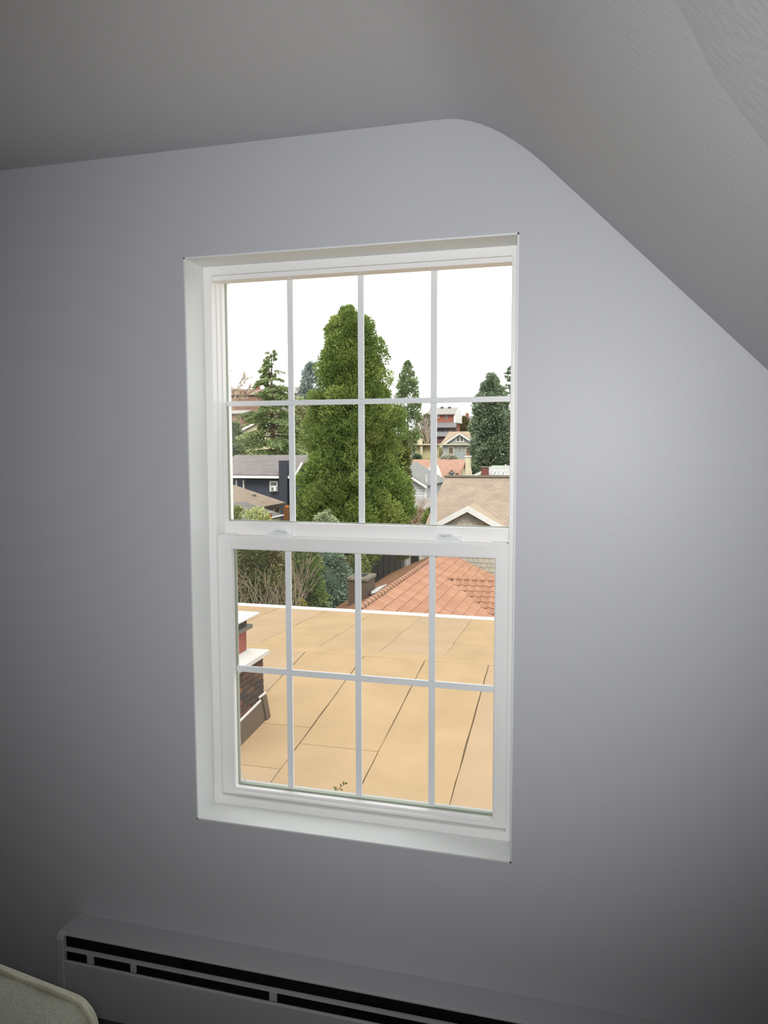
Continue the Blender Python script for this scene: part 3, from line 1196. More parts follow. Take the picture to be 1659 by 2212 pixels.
# mossy chimney on its left slope
c0 = at_x(790, 1300, XT - .75)
cyc = float(c0[1])
q = MB()
q.box(XT - 1.22, XT - .58, cyc - .40, cyc + .50, ZTR - 1.2, ZTR + .30)
chm = q.build('chimney', 'moss_brick', th_)
q = MB()
q.box(XT - 1.27, XT - .53, cyc - .46, cyc + .56, ZTR + .30, ZTR + .42)
q.build('chimney_cap', 'moss_cap', th_, chm, bevel=.04)
q = MB()
q.box(XT - 1.08, XT - .74, cyc - .22, cyc + .3, ZTR + .40, ZTR + .44)
q.build('flue_shade_slab', 'recess_shade', th_, chm)  # solid dark slab, shade of the flue mouth put into its colour
q = MB()
q.prism([(XT - .52, cyc - .15, ZTR - .16), (XT - .2, cyc - .15, ZTR - .02), (XT - .2, cyc - .15, ZTR + .06), (XT - .52, cyc - .15, ZTR - .06)], (0, .8, 0))
q.build('flashing', 'white', th_, chm)

# ------------------------------------------------------------------ tan-shingled house with the white gable
GYF = 35.0
pk = at(1012, 1097, GYF)
GS = .55
h2 = thing('tan_shingle_house', (float(pk[0]), GYF + 4, -7), 'house with tan shingle roof and white-edged front gable', 'house')
vt = at_z(1024, 1090.5, pk[2])
YV = max(GYF + 1.2, float(vt[1]))
MS = .62
main_n = (0, -MS, 1)
rp = at_plane(1030, 1030, (0, YV, pk[2]), main_n)
YR2, ZR2 = float(rp[1]), float(rp[2])
xl_main = float(at(962, 1030, YR2)[0])
xr_main = xl_main + 11
ye2 = GYF + .3
ze2 = float(pk[2]) - MS * (YV - ye2)
slab([(xl_main, YR2, ZR2), (xr_main, YR2, ZR2), (xr_main, ye2 - .2, ze2 - MS * .2), (xl_main - .35, ye2 - .2, ze2 - MS * .2)], .14).build('main_roof', 'tan_roof', h2)
slab([(xl_main, YR2, ZR2), (xr_main, YR2, ZR2), (xr_main, YR2 + 6, ZR2 - MS * 6), (xl_main, YR2 + 6, ZR2 - MS * 6)], .14).build('rear_roof', 'tan_roof', h2)
q = MB()
q.box(xl_main - .05, xr_main, YR2 - .14, YR2 + .14, ZR2 - .02, ZR2 + .07)
q.build('ridge_cap', 'ridge_grey', h2)
# front gable volume
ghw = 2.45
gxl, gxr = float(pk[0]) - ghw, float(pk[0]) + ghw
zge = float(pk[2]) - GS * ghw
zwall = -7.0
q = MB()
q.prism([(gxl, GYF, zwall), (gxr, GYF, zwall), (gxr, GYF, zge), (float(pk[0]), GYF, float(pk[2]) - .02), (gxl, GYF, zge)], (0, YV - GYF + 1.0, 0))
gw = q.build('gable_wall', 'shake_gap', h2)
for s in (-1, 1):
    xo = float(pk[0]) + s * (ghw + .35)
    zo = float(pk[2]) - GS * (ghw + .35)
    slab([(pk[0], GYF - .35, pk[2] + .1), (xo, GYF - .35, zo + .1), (xo, YV + .6, zo + .1), (pk[0], YV + .02, pk[2] + .1)], .1).build('gable_roof', 'tan_plain', h2)
    q = MB()
    q.prism([(pk[0], GYF - .40, pk[2] + .12), (xo, GYF - .40, zo + .12), (xo, GYF - .40, zo - .17), (pk[0], GYF - .40, pk[2] - .17)], (0, .06, 0))
    q.build('rake_board', 'white', h2)
# wall of cedar shakes, each one a part
sh_me = []
SHW, SHH = .27, .24
for i in range(3):
    q = MB()
    q.add([(0, 0, 0), (SHW - .014, 0, 0), (SHW - .014, .02, SHH), (0, .02, SHH), (0, .035, 0), (SHW - .014, .035, 0)],
          [(0, 1, 2, 3), (0, 4, 5, 1), (0, 3, 4), (1, 5, 2)])
    o = q.build('shake', ['shake', 'shake2', 'shake3'][i], origin=(0, 0, 0))
    sh_me.append(o.data)
    bpy.data.objects.remove(o)
cand = []
z = float(pk[2]) - .45
row = 0
while z > -6.4:
    x = gxl + (SHW * .5 if row % 2 else 0)
    while x < gxr - .05:
        if z + SHH < pk[2] - GS * abs(x + SHW / 2 - pk[0]) - .02:
            cand.append((x, z))
        x += SHW
    z -= SHH - .02
    row += 1
cand = cand[:298]
for x, z in cand:
    put('shake', random.choice(sh_me), h2, (x, GYF - .036, z - .01), (0, 0, 0))
q = MB()
q.box(xl_main + .2, xr_main - .3, GYF + 1.2, YR2 + 5, -7, ze2 - .4)
q.build('house_wall', 'shake3', h2)
q = MB()
dp = at(876, 1215, GYF - .2)
q.box(dp[0] - .12, dp[0] + .12, GYF - .5, GYF + .4, -7, dp[2] + 1.2)
q.build('corner_post', 'white', h2)
# dark board shed left of it
shd = rect(792, 1192, 868, 1250, 38)
sd_t = thing('board_shed', ((shd[0] + shd[1]) / 2, 38.5, -7), 'dark weathered board shed behind the tiled roof', 'shed')
q = MB()
q.box(shd[0], shd[1] + .6, 38, 40.5, -7, shd[3] + .3)
q.build('wall', 'dark_board', sd_t)
nb = 8
for k in range(nb):
    q = MB()
    xa = shd[0] + (shd[1] - shd[0] + .6) * k / nb
    q.box(xa + .02, xa + (shd[1] - shd[0] + .6) / nb - .02, 37.94, 38.02, -7, shd[3] + .25)
    q.build('board', 'dark_board', sd_t)
slab([(shd[0] - .3, 37.7, shd[3] + .3), (shd[1] + .8, 37.7, shd[3] + .3), (shd[1] + .8, 40.7, shd[3] + .7), (shd[0] - .3, 40.7, shd[3] + .7)], .1).build('roof', 'slate_roof', sd_t)

# ------------------------------------------------------------------ white lap-sided house
Y3 = 52.0
pe = at(920, 1050, Y3)
pp_ = at(850, 1006, Y3)
h3 = thing('white_sided_house', (float(pp_[0]), Y3 + 4, -6), 'white lap-sided house with charcoal roof behind a bare tree', 'house')
hw = float(pe[0] - pp_[0])
gable_front(h3, Y3, 7, float(pp_[0]) - hw, float(pe[0]), -6.5, float(pe[2]), float(pp_[2]), 'white_siding', 'charcoal_roof', ov=.15, rake=.2)
pv = at(920.5, 1048, Y3 + .8)
q = MB()
q.tube((pv[0], pv[1], pv[2] - .1), (pv[0], pv[1], at(920, 1028, Y3 + .8)[2]), .06, n=8)
q.tube((pv[0], pv[1], at(920, 1028, Y3 + .8)[2]), (pv[0], pv[1], at(920, 1025, Y3 + .8)[2]), .09, n=8)
q.build('vent_pipe', 'whitemetal', h3)
q = MB()
q.box(pe[0] - .1, pe[0] + .03, Y3 - .04, Y3 + .1, -6.4, pe[2] - .1)
q.build('corner_board', 'white', h3)
wpx(h3, 899, 1107, 908, 1122, Y3, n=1, bar=True)
# lower porch roof of that house
po = rect(878, 1094, 945, 1099, Y3 - 1.5)
slab([(po[0], Y3 - 2, po[2]), (po[1], Y3 - 2, po[2]), (po[1], Y3 + .1, po[3] + .5), (po[0], Y3 + .1, po[3] + .5)], .12).build('porch_roof', 'far_grey', h3)
q = MB()
q.box(po[0], po[1], Y3 - 1.8, Y3, -6.5, po[2] - .1)
q.build('porch_wall', 'shake3', h3)
wpx(h3, 893, 1108, 908, 1124, Y3 - 1.82, n=1, bar=True)

# ------------------------------------------------------------------ orange-brown roofed house
Y4 = 62.0
r4 = at(950, 996, Y4 + 4)
h4 = thing('orange_roofed_house', (float(r4[0]), Y4 + 4, -4.5), 'white house with plain orange-brown roof and tall white chimney', 'house')
xl4, xr4 = float(at(893, 1000, Y4 + 4)[0]), float(at(1006, 1000, Y4 + 4)[0])
ze4 = float(at(950, 1052, Y4)[2])
eave_front(h4, Y4, 8, xl4 + .3, xr4 - .3, -5.2, ze4, float(r4[2]), 'cream', 'orange_roof', trim='white', ov=.3, gut=0)
# gable wing edge on the left with white wall
w4 = rect(938, 1022, 952, 1070, Y4 - 1.5)
q = MB()
q.prism([(w4[0] - 2.2, Y4 - 1.5, -5.2), (w4[1], Y4 - 1.5, -5.2), (w4[1], Y4 - 1.5, w4[2] + .4), (w4[0] - .3, Y4 - 1.5, w4[3] + .6), (w4[0] - 2.2, Y4 - 1.5, w4[2] + .4)], (0, 3, 0))
q.build('wing_wall', 'white', h4)
x0, x1, z0, z1 = rect(946, 1046, 949, 1066, Y4 - 1.5)
window(h4, x0, x1, z0, z1, Y4 - 1.5, pm='pane')
# dormer
dm = rect(968, 1015, 985, 1028, Y4 + .8)
xm = (dm[0] + dm[1]) / 2
q = MB()
q.prism([(dm[0] + .08, Y4 + .8, dm[2] - .4), (dm[1] - .08, Y4 + .8, dm[2] - .4), (dm[1] - .08, Y4 + .8, dm[2] + .28), (xm, Y4 + .8, dm[3] - .02), (dm[0] + .08, Y4 + .8, dm[2] + .28)], (0, 2.2, 0))
dmo = q.build('dormer', 'white', h4)
for s, xe in ((-1, dm[0] - .06), (1, dm[1] + .06)):
    slab([(xm, Y4 + .65, dm[3] + .03), (xe, Y4 + .65, dm[2] + .22), (xe, Y4 + 3, dm[2] + .22), (xm, Y4 + 3, dm[3] + .03)], .06).build('dormer_roof', 'orange_roof', h4, dmo)
x0, x1, z0, z1 = rect(971.5, 1021.5, 980, 1027, Y4 + .8)
q = MB()
q.box(x0, x1, Y4 + .75, Y4 + .8, z0, z1)
q.build('dormer_window', 'pane', h4, dmo)
c4 = rect(1005, 987, 1014, 1030, Y4 + 1)
q = MB()
q.prism([(c4[0], Y4 + 1, c4[2] - 3), (c4[1] + .2, Y4 + 1, c4[2] - 3), (c4[1] + .14, Y4 + 1, c4[2]), (c4[1], Y4 + 1, c4[2] + .8), (c4[1], Y4 + 1, c4[3]), (c4[0], Y4 + 1, c4[3])], (0, .9, 0))
ck = q.build('chimney', 'cream', h4)
q = MB()
q.box(c4[0] - .06, c4[1] + .06, Y4 + .94, Y4 + 1.96, c4[3], c4[3] + .09)
q.build('chimney_cap', 'white', h4, ck)
q = MB()
q.tube(((c4[0] + c4[1]) / 2, Y4 + 1.4, c4[3] + .05), ((c4[0] + c4[1]) / 2, Y4 + 1.4, c4[3] + .28), .1, n=8)
q.build('chimney_pot', 'terracotta', h4, ck)

# ------------------------------------------------------------------ sage-roofed house with ribbed panels
Y5 = 54.0
h5 = thing('sage_roofed_house', (float(at(1080, 1010, Y5)[0]), Y5 + 3, -5), 'house with pale sage roof, ribbed white panels and red brick chimney', 'house')
A_, B_, C_ = at(1015, 1029, Y5), at(1040, 1017, Y5 + 1.8), at(1064, 1005.5, Y5 + 4)
xr5 = float(A_[0]) + 9
slab([A_, B_, C_, (xr5, Y5 + 4, C_[2]), (xr5, Y5, A_[2])], .12).build('roof', 'sage_roof', h5)
slab([(C_[0], Y5 + 4, C_[2]), (xr5, Y5 + 4, C_[2]), (xr5, Y5 + 8, A_[2]), (A_[0], Y5 + 8, A_[2])], .12).build('rear_roof', 'sage_roof', h5)
q = MB()
q.box(A_[0] + .3, xr5 - .3, Y5 + .3, Y5 + 7.6, -5.5, A_[2] - .1)
q.build('wall', 'cream', h5)
sl5 = (C_[2] - A_[2]) / 4.0
xs5 = [1036, 1053, 1070, 1088, 1106]
for k in range(4):
    pa, pb = at(xs5[k], 1022, Y5 + .8), at(xs5[k + 1], 1022, Y5 + .8)
    q = MB()
    yy0, yy1 = Y5 + .1, Y5 + 1.75
    zz0, zz1 = A_[2] + sl5 * .1 + .08, A_[2] + sl5 * 1.75 + .08
    q.prism([(pa[0] + .05, yy0, zz0), (pb[0] - .05, yy0, zz0), (pb[0] - .05, yy1, zz1), (pa[0] + .05, yy1, zz1)], (0, 0, .05))
    pn = q.build('ribbed_panel', 'white', h5)
    q = MB()
    for j in range(6):
        f0 = pa[0] + .12 + (pb[0] - pa[0] - .24) * j / 6
        f1 = f0 + (pb[0] - pa[0] - .24) / 6 * .62
        q.prism([(f0, yy0 + .06, zz0 + .065), (f1, yy0 + .06, zz0 + .065), (f1, yy1 - .15, zz1 + .05), (f0, yy1 - .15, zz1 + .05)], (0, 0, .03))
    q.build('rib', 'rib', h5, pn)
c5 = rect(1039, 1010, 1053.5, 1032, Y5 - .6)
q = MB()
q.box(c5[0], c5[1], Y5 - .6, Y5 + .1, c5[2] - 3, c5[3])
ck = q.build('chimney', 'chim_red', h5)
q = MB()
q.box(c5[0] - .04, c5[1] + .04, Y5 - .64, Y5 + .14, c5[3], c5[3] + .06)
q.build('chimney_cap', 'metal_grey', h5, ck)
p5 = at(1092, 1011, Y5 + 3)
q = MB()
q.tube((p5[0], p5[1], p5[2] - .3), (p5[0], p5[1], at(1092, 1003, Y5 + 3)[2]), .06, n=8)
q.build('vent_pipe', 'whitemetal', h5)

# ------------------------------------------------------------------ pale blue gabled house up the hill
Y6 = 100.0
pk6 = at(993.4, 934, Y6)
el6 = at(954, 957, Y6)
hw6 = float(pk6[0] - el6[0])
gb = gz(pk6[0], Y6)
h6 = thing('pale_blue_house', (float(pk6[0]), Y6 + 4, gb), 'pale blue house with white gable trim and sand roof on the hill', 'house')
zw6 = float(at(993, 960, Y6)[2])
gable_front(h6, Y6, 9, float(pk6[0]) - hw6 + .2, float(pk6[0]) + hw6 - .2, gb - 2, zw6, float(pk6[2]) - .1, 'blue_house', 'tan2', ov=.35, rake=.3)
# side-facing main roof behind the gable
r6 = rect(965, 931.5, 1032, 958, Y6 + 3)
slab([(r6[0], Y6 + 5, r6[3]), (r6[1], Y6 + 5, r6[3]), (r6[1] + 1, Y6 + .2, zw6), (float(at(950, 958, Y6)[0]), Y6 + .2, zw6)], .1).build('main_roof', 'tan2', h6)
b6 = rect(947, 958.5, 1040, 961.5, Y6 - .4)
q = MB()
q.box(b6[0], b6[1], Y6 - .4, Y6, b6[2], b6[3])
q.build('eave_band', 'cream', h6)
wpx(h6, 984.5, 941, 1002.5, 955, Y6 - .02, n=2, fw=.12)
wpx(h6, 967.7, 965, 980.6, 982, Y6 - .02, fm='cream', pm='pane_warm', fw=.12)
wpx(h6, 989.6, 965, 996.4, 973, Y6 - .02, fm='cream', pm='pane', fw=.1)
wpx(h6, 1005.4, 965, 1018.2, 982, Y6 - .02, fm='cream', pm='pane_warm', fw=.12)

# cream flat-roofed house
Y7 = 104.0
h7r = rect(896, 961, 930, 996, Y7)
h7 = thing('cream_flat_roofed_house', ((h7r[0] + h7r[1]) / 2, Y7 + 3, h7r[2]), 'cream flat-roofed house with stub chimney left of the pale blue house', 'house')
q = MB()
q.box(h7r[0], h7r[1] + 1.2, Y7, Y7 + 6, h7r[2] - 2, h7r[3])
q.build('wall', 'yellow', h7)
f7 = rect(881, 958.7, 946, 961.5, Y7 - .8)
q = MB()
q.box(f7[0], f7[1], Y7 - .8, Y7 + 6.5, f7[2], f7[3])
q.build('roof', 'cream', h7)
c7 = rect(900, 948, 910.5, 959, Y7)
q = MB()
q.box(c7[0], c7[1], Y7, Y7 + .8, c7[2], c7[3])
ck = q.build('chimney', 'cream', h7)
q = MB()
q.box(c7[0] + .15, c7[1] - .15, Y7 + .15, Y7 + .65, c7[3], c7[3] + .12)
q.build('chimney_cap', 'white', h7, ck)
cl = rect(908, 964, 913, 997, Y7 - .5)
q = MB()
q.box(cl[0], cl[1], Y7 - .6, Y7 - .3, cl[2] - 1, cl[3] + .3)
q.build('column', 'cream', h7)
q = MB()
s7 = rect(884, 966, 898, 984, Y7 + .6)
q.box(s7[0], s7[1], Y7 + .6, Y7 + 5, s7[2] - 1, s7[3] + .3)
q.build('side_wall', 'cream', h7)
wpx(h7, 886, 969, 898, 982, Y7 + .58, n=2, fw=.1)
q = MB()
fn = rect(876, 983, 896, 996, Y7 - 1)
q.box(fn[0], fn[1], Y7 - 1, Y7 - .9, fn[2], fn[3])
q.build('garden_wall', 'far_grey', h7)

# ------------------------------------------------------------------ brick house with tiered grey roofs
Y8 = 140.0
h8r = rect(924, 894.5, 980, 930, Y8)
h8 = thing('brick_house', ((h8r[0] + h8r[1]) / 2, Y8 + 4, h8r[2] - 2), 'red brick house with tiered grey roofs at the hilltop', 'house')
q = MB()
q.box(h8r[0], h8r[1], Y8, Y8 + 7, h8r[2] - 3, h8r[3] + .1)
q.build('wall', 'red_brick', h8)
t8 = rect(924, 878, 982.5, 894.5, Y8 - .4)
slab([(t8[0] - .3, Y8 - .5, t8[2]), (t8[1], Y8 - .5, t8[2]), (t8[1], Y8 + 3.5, t8[3]), (t8[0] - .3, Y8 + 3.5, t8[3])], .15).build('roof', 'far_grey', h8)
slab([(t8[0] - .3, Y8 + 7.5, t8[2]), (t8[1], Y8 + 7.5, t8[2]), (t8[1], Y8 + 3.5, t8[3]), (t8[0] - .3, Y8 + 3.5, t8[3])], .15).build('roof', 'far_grey', h8)
e8 = rect(980, 879, 984, 913, Y8 - .2)
q = MB()
q.prism([(e8[0], Y8 - .2, e8[2]), (e8[0], Y8 + 7, e8[2]), (e8[0], Y8 + 7, t8[2]), (e8[0], Y8 + 3.5, t8[3]), (e8[0], Y8 - .2, t8[2])], (e8[1] - e8[0], 0, 0))
q.build('end_wall', 'white', h8)
wpx(h8, 961.5, 895.5, 967.5, 905, Y8, fm='far_grey', bar=True, fw=.1)
wpx(h8, 944, 895.5, 949, 903, Y8, fm='white', fw=.1)
a8 = rect(932, 912.5, 986, 923, Y8 - 2)
slab([(a8[0], Y8 - 2.5, a8[2]), (a8[1], Y8 - 2.5, a8[2]), (a8[1] - .3, Y8 + .1, a8[3] + .1), (a8[0], Y8 + .1, a8[3] + .1)], .15).build('tier_roof', 'far_slate', h8)
b8 = rect(934, 923, 984, 934, Y8 - 1.8)
q = MB()
q.box(b8[0], b8[1], Y8 - 1.8, Y8, b8[2] - 1.5, b8[3] + .1)
q.build('tier_wall', 'far_dark', h8)
wpx(h8, 961, 924, 965, 933, Y8 - 1.82, fm='far_grey', fw=.08)
wpx(h8, 969, 924, 981, 931, Y8 - 1.82, fm='far_rust', n=3, fw=.14)
c8 = rect(930, 931, 966, 942, Y8 - 5)
slab([(c8[0], Y8 - 5.5, c8[2]), (c8[1], Y8 - 5.5, c8[2]), (c8[1] + .3, Y8 - 1.8, c8[3]), (c8[0], Y8 - 1.8, c8[3])], .15).build('porch_roof', 'far_slate', h8)
d8 = rect(932, 942, 963, 962, Y8 - 5)
q = MB()
q.box(d8[0], d8[1], Y8 - 5, Y8 - 1.8, d8[2] - 1, d8[3] + .1)
q.build('porch_wall', 'far_maroon', h8)
for px_ in (955, 971):
    v = at(px_, 879.5, Y8 + 3)
    q = MB()
    q.box(v[0] - .25, v[0] + .25, Y8 + 2.8, Y8 + 3.2, v[2] - .3, v[2] + .1)
    q.build('roof_vent', 'far_dark', h8)

# far brick house between the brick house and the right-hand conifer
Y9 = 165.0
h9r = rect(987, 908, 1026, 925, Y9)
h9 = thing('far_brick_house', ((h9r[0] + h9r[1]) / 2, Y9 + 3, h9r[2]), 'distant rust brick house with brown roof and brick chimney', 'house')
q = MB()
q.box(h9r[0], h9r[1], Y9, Y9 + 7, h9r[2] - 3, h9r[3])
q.build('wall', 'red_brick', h9)
r9 = rect(985, 896, 1008, 909, Y9)
slab([(r9[0], Y9 - .5, r9[2]), (r9[1], Y9 - .5, r9[2]), (r9[1], Y9 + 3.5, r9[3]), (r9[0] + .8, Y9 + 3.5, r9[3])], .15).build('roof', 'far_brown', h9)
s9 = rect(1009, 897, 1030, 909, Y9)
slab([(s9[0], Y9 - .5, s9[2]), (s9[1], Y9 - .5, s9[2]), (s9[1], Y9 + 3.5, s9[3]), (s9[0], Y9 + 3.5, s9[3])], .15).build('roof', 'far_slate', h9)
k9 = rect(1005.5, 892, 1010, 910, Y9 - .8)
q = MB()
q.box(k9[0], k9[1], Y9 - .8, Y9 + 1, k9[2] - 2, k9[3])
q.build('chimney', 'red_brick', h9)

# ------------------------------------------------------------------ navy house with grey roof, left
Y10 = 44.0
ev = at(560, 1035, Y10 - .4)
rdg = at(560, 987.5, Y10 + 3.5)
xl10, xr10 = float(at(470, 1000, Y10)[0]), float(at(690, 1000, Y10)[0])
h10 = thing('navy_house', ((xl10 + xr10) / 2, Y10 + 3, -6), 'navy-sided house with plain grey shingle roof and window air conditioner', 'house')
eave_front(h10, Y10, 7, xl10, xr10, -6.6, float(ev[2]) + .25, float(rdg[2]), 'navy', 'grey_roof', ov=.4, gut=.13)
ck10 = rect(603.5, 995, 621, 1085, Y10 - .55)
q = MB()
q.box(ck10[0], ck10[1], Y10 - .62, Y10 + .4, ck10[2] - 3, ck10[3])
q.build('chimney', 'navy2', h10)
wf = wpx(h10, 583, 1039, 601, 1062, Y10, pm='pane', fw=.09)
ac = rect(587, 1051, 598.5, 1060.5, Y10 - .15)
q = MB()
q.box(ac[0], ac[1], Y10 - .3, Y10, ac[2], ac[3])
aco = q.build('air_conditioner', 'white', h10, wf)
g_ = MB()
g_.box(ac[0] + .03, ac[0] + (ac[1] - ac[0]) * .55, Y10 - .32, Y10 - .3, ac[2] + .04, ac[3] - .04)
g_.build('grille', 'metal_grey', h10, wf)
q = MB()
sb10 = rect(586, 1049, 599.5, 1050.8, Y10 - .05)
q.box(sb10[0], sb10[1], Y10 - .08, Y10, sb10[2], sb10[3])
q.build('sash_rail', 'white', h10, wf)
for px_, yb in ((526.5, 1056), (511, 1052)):
    d_ = rect(px_ - .9, 1037, px_ + .9, yb, Y10 - .08)
    q = MB()
    q.box(d_[0], d_[1], Y10 - .14, Y10 - .02, d_[2] - 3, d_[3])
    q.build('downpipe', 'white', h10)
for px_ in (512.5, 542.5, 578):
    v = at(px_, 992, Y10 + 2.9)
    q = MB()
    q.prism([(v[0] - .13, v[1] - .2, v[2] + .02), (v[0] + .13, v[1] - .2, v[2] + .02), (v[0] + .10, v[1] - .2, v[2] - .13), (v[0] - .10, v[1] - .2, v[2] - .13)], (0, .35, 0))
    q.build('roof_vent', 'metal_grey', h10)
v = at(614.5, 990, Y10 + 3.2)
q = MB()
q.tube((v[0], v[1], v[2] - .1), (v[0], v[1], v[2] + .15), .025, n=6)
q.build('vent_pipe', 'whitemetal', h10)
# cross wing at its right end with a steep white rake
ra, rb_ = at(638.5, 1037, Y10 - 1.2), at(657, 1000, Y10 - 1.2)
q = MB()
q.prism([(ra[0], Y10 - 1.2, -6.6), (ra[0] + 3.4, Y10 - 1.2, -6.6), (ra[0] + 3.4, Y10 - 1.2, ra[2]), (rb_[0] + .9, Y10 - 1.2, rb_[2] + .2), (ra[0], Y10 - 1.2, ra[2])], (0, 3, 0))
q.build('wing_wall', 'navy', h10)
slab([(ra[0] - .1, Y10 - 1.5, ra[2]), (rb_[0], Y10 - 1.5, rb_[2] + .05), (rb_[0], Y10 + 3, rb_[2] + .05), (ra[0] - .1, Y10 + 3, ra[2])], .12).build('wing_roof', 'grey_roof', h10)
q = MB()
q.prism([(ra[0] - .15, Y10 - 1.55, ra[2]), (ra[0] - .02, Y10 - 1.55, ra[2] - .05), (rb_[0] + .06, Y10 - 1.55, rb_[2]), (rb_[0] - .06, Y10 - 1.55, rb_[2] + .06)], (0, .08, 0))
q.build('rake_board', 'white', h10)

# ------------------------------------------------------------------ brown low-roofed house and its wing, lower left
zR = float(at(617, 1085, 33)[2])
R_ = at_z(617, 1085.5, zR)
XE, YE = float(R_[0]), float(R_[1])
T_ = at(498, 1045, YE)
h14 = thing('brown_roofed_house', (XE - 3, YE - 3, -7), 'cream stone house with worn brown low-pitched roof below the navy house', 'house')
YN = YE - 5.4
sl14 = (T_[2] - zR) / (XE - T_[0])
slab([(XE, YE, zR), (XE, YN, zR), (T_[0], YN, T_[2]), (T_[0], YE, T_[2])], .14).build('roof', 'brown_roof', h14)
slab([(T_[0], YE, T_[2]), (T_[0], YN, T_[2]), (T_[0] - 3.5, YN, zR), (T_[0] - 3.5, YE, zR)], .14).build('roof', 'brown_roof', h14)
q = MB()
q.prism([(XE - .15, YE - .3, -7), (XE - .15, YE - .3, zR - .1), (T_[0], YE - .3, T_[2] - .16), (T_[0] - 3.1, YE - .3, zR + .05), (T_[0] - 3.1, YE - .3, -7)], (0, YN - YE + .5, 0))
q.build('wall', 'stone', h14)
wq = at_x(597, 1102, XE - .15)
q = MB()
q.box(XE - .19, XE - .12, wq[1] - .35, wq[1] + .35, wq[2] - .14, wq[2] + .14)
wfr = q.build('window', 'white', h14)
q = MB()
q.box(XE - .17, XE - .11, wq[1] - .28, wq[1] + .28, wq[2] - .11, wq[2] + .11)
q.build('pane', 'pane', h14, wfr)
vv = at_plane(549, 1072, R_, (sl14, 0, 1))
q = MB()
q.box(vv[0] - .07, vv[0] + .07, vv[1] - .1, vv[1] + .1, vv[2] - .02, vv[2] + .10)
q.build('roof_vent', 'metal_grey', h14)
# slate-roofed wing nearer to us
zP = zR - .15
P1 = at_z(612, 1112, zP)
P3 = at(526, 1083, float(P1[1]))
PYN = float(P1[1]) - 4.2
slab([(P1[0], P1[1], zP), (P1[0], PYN, zP), (P3[0], PYN, P3[2]), (P3[0], P1[1], P3[2])], .1).build('wing_roof', 'slate_roof', h14)
slab([(P3[0], P1[1], P3[2]), (P3[0], PYN, P3[2]), (P3[0] - 2.4, PYN, zP), (P3[0] - 2.4, P1[1], zP)], .1).build('wing_roof', 'slate_roof', h14)
q = MB()
q.tube((P1[0], P1[1], zP - .02), (P1[0], PYN, zP - .02), .035, n=6)
q.build('gutter', 'white', h14)
q = MB()
q.prism([(P1[0] - .35, P1[1] - .2, -7), (P1[0] - .35, P1[1] - .2, zP + .0), (P3[0], P1[1] - .2, P3[2] - .13), (P3[0] - 2.1, P1[1] - .2, zP), (P3[0] - 2.1, P1[1] - .2, -7)], (0, -3.9, 0))
q.build('wing_wall', 'dark_board', h14)
wpst = rect(617, 1096, 624, 1135, YE)
q = MB()
q.box(wpst[0], wpst[1] + .1, YE - .3, YE, -7, wpst[3])
q.build('timber_post', 'wood_orange', h14)
q = MB()
lm = at(620, 1094.5, YE - .2)
q.box(lm[0] - .07, lm[0] + .09, YE - .3, YE - .1, lm[2] - .06, lm[2] + .06)
q.build('orange_ornament', 'orange_lamp', h14)
sb = rect(555, 1108, 578, 1119, 25)
shed2 = thing('garden_box', ((sb[0] + sb[1]) / 2, 25.3, -7), 'small red garden box with pale lid among the yellow-green shrub', 'box')
q = MB()
q.box(sb[0] + .12, sb[1] - .03, 25, 25.5, -7, sb[3] - .05)
q.build('body', 'terracotta', shed2)
slab([(sb[0], 24.9, sb[3] - .06), (sb[1], 24.9, sb[3]), (sb[1], 25.6, sb[3] + .02), (sb[0], 25.6, sb[3] - .02)], .04).build('lid', 'far_grey', shed2)

# cream house behind the open conifer
Y11 = 84.0
h11r = rect(517, 932, 607, 968, Y11)
pk11 = at(562, 910, Y11)
h11 = thing('cream_gabled_house', ((h11r[0] + h11r[1]) / 2, Y11 + 4, h11r[2]), 'cream gabled house half hidden behind the open conifer', 'house')
gable_front(h11, Y11, 8, h11r[0], h11r[1], h11r[2] - 3, h11r[3], float(pk11[2]), 'cream', 'far_grey', ov=.3, rake=.25)
wpx(h11, 535, 941, 559, 950, Y11 - .02, n=3, fw=.14)
wpx(h11, 570, 952, 590, 962, Y11 - .02, n=2, fw=.14)

# far ridge-top houses on the left
Y12 = 150.0


def far_house(label, xl, xr, yt, ym, yb, wall, roof, Y, chim=None, wins=()):
    r_ = rect(xl, ym, xr, yb, Y)
    t_ = rect(xl, yt, xr, ym, Y)
    h = thing('ridge_house', ((r_[0] + r_[1]) / 2, Y + 3, r_[2]), label, 'house')
    q = MB()
    q.box(r_[0], r_[1], Y, Y + 7, r_[2] - 3, r_[3])
    q.build('wall', wall, h)
    for yo in (-.4, 7.4):
        slab([(t_[0] - .3, Y + yo, t_[2]), (t_[1] + .3, Y + yo, t_[2]), (t_[1] + .3, Y + 3.5, t_[3]), (t_[0] - .3, Y + 3.5, t_[3])], .15).build('roof', roof, h)
    if chim:
        c_ = rect(chim[0], chim[1], chim[2], ym, Y + 3)
        q = MB()
        q.box(c_[0], c_[1], Y + 3, Y + 4, c_[2] - 1, c_[3])
        q.build('chimney', 'red_brick', h)
    for w_ in wins:
        wpx(h, *w_, Y, fw=.08)
    return h


far_house('brown distant house with rust wall and brick chimney on the ridge', 488, 559, 838, 853, 862, 'far_rust', 'far_brown', Y12, (549, 830, 558), [(506, 855, 511, 861), (521.5, 853.5, 527, 861), (531, 853.5, 536, 861)])
far_house('pale grey distant house partly behind the open conifer tip', 564, 640, 834, 850, 866, 'far_grey', 'far_grey', Y12 + 10, None, [(590, 852, 596, 860)])
far_house('rust distant house with grey roof below the ridge', 488, 522, 884, 893, 908, 'far_rust', 'far_grey', Y12 - 30)
far_house('rust distant house between the open conifer and big evergreen', 638, 676, 870, 878, 890, 'far_rust', 'far_brown', Y12 - 20)


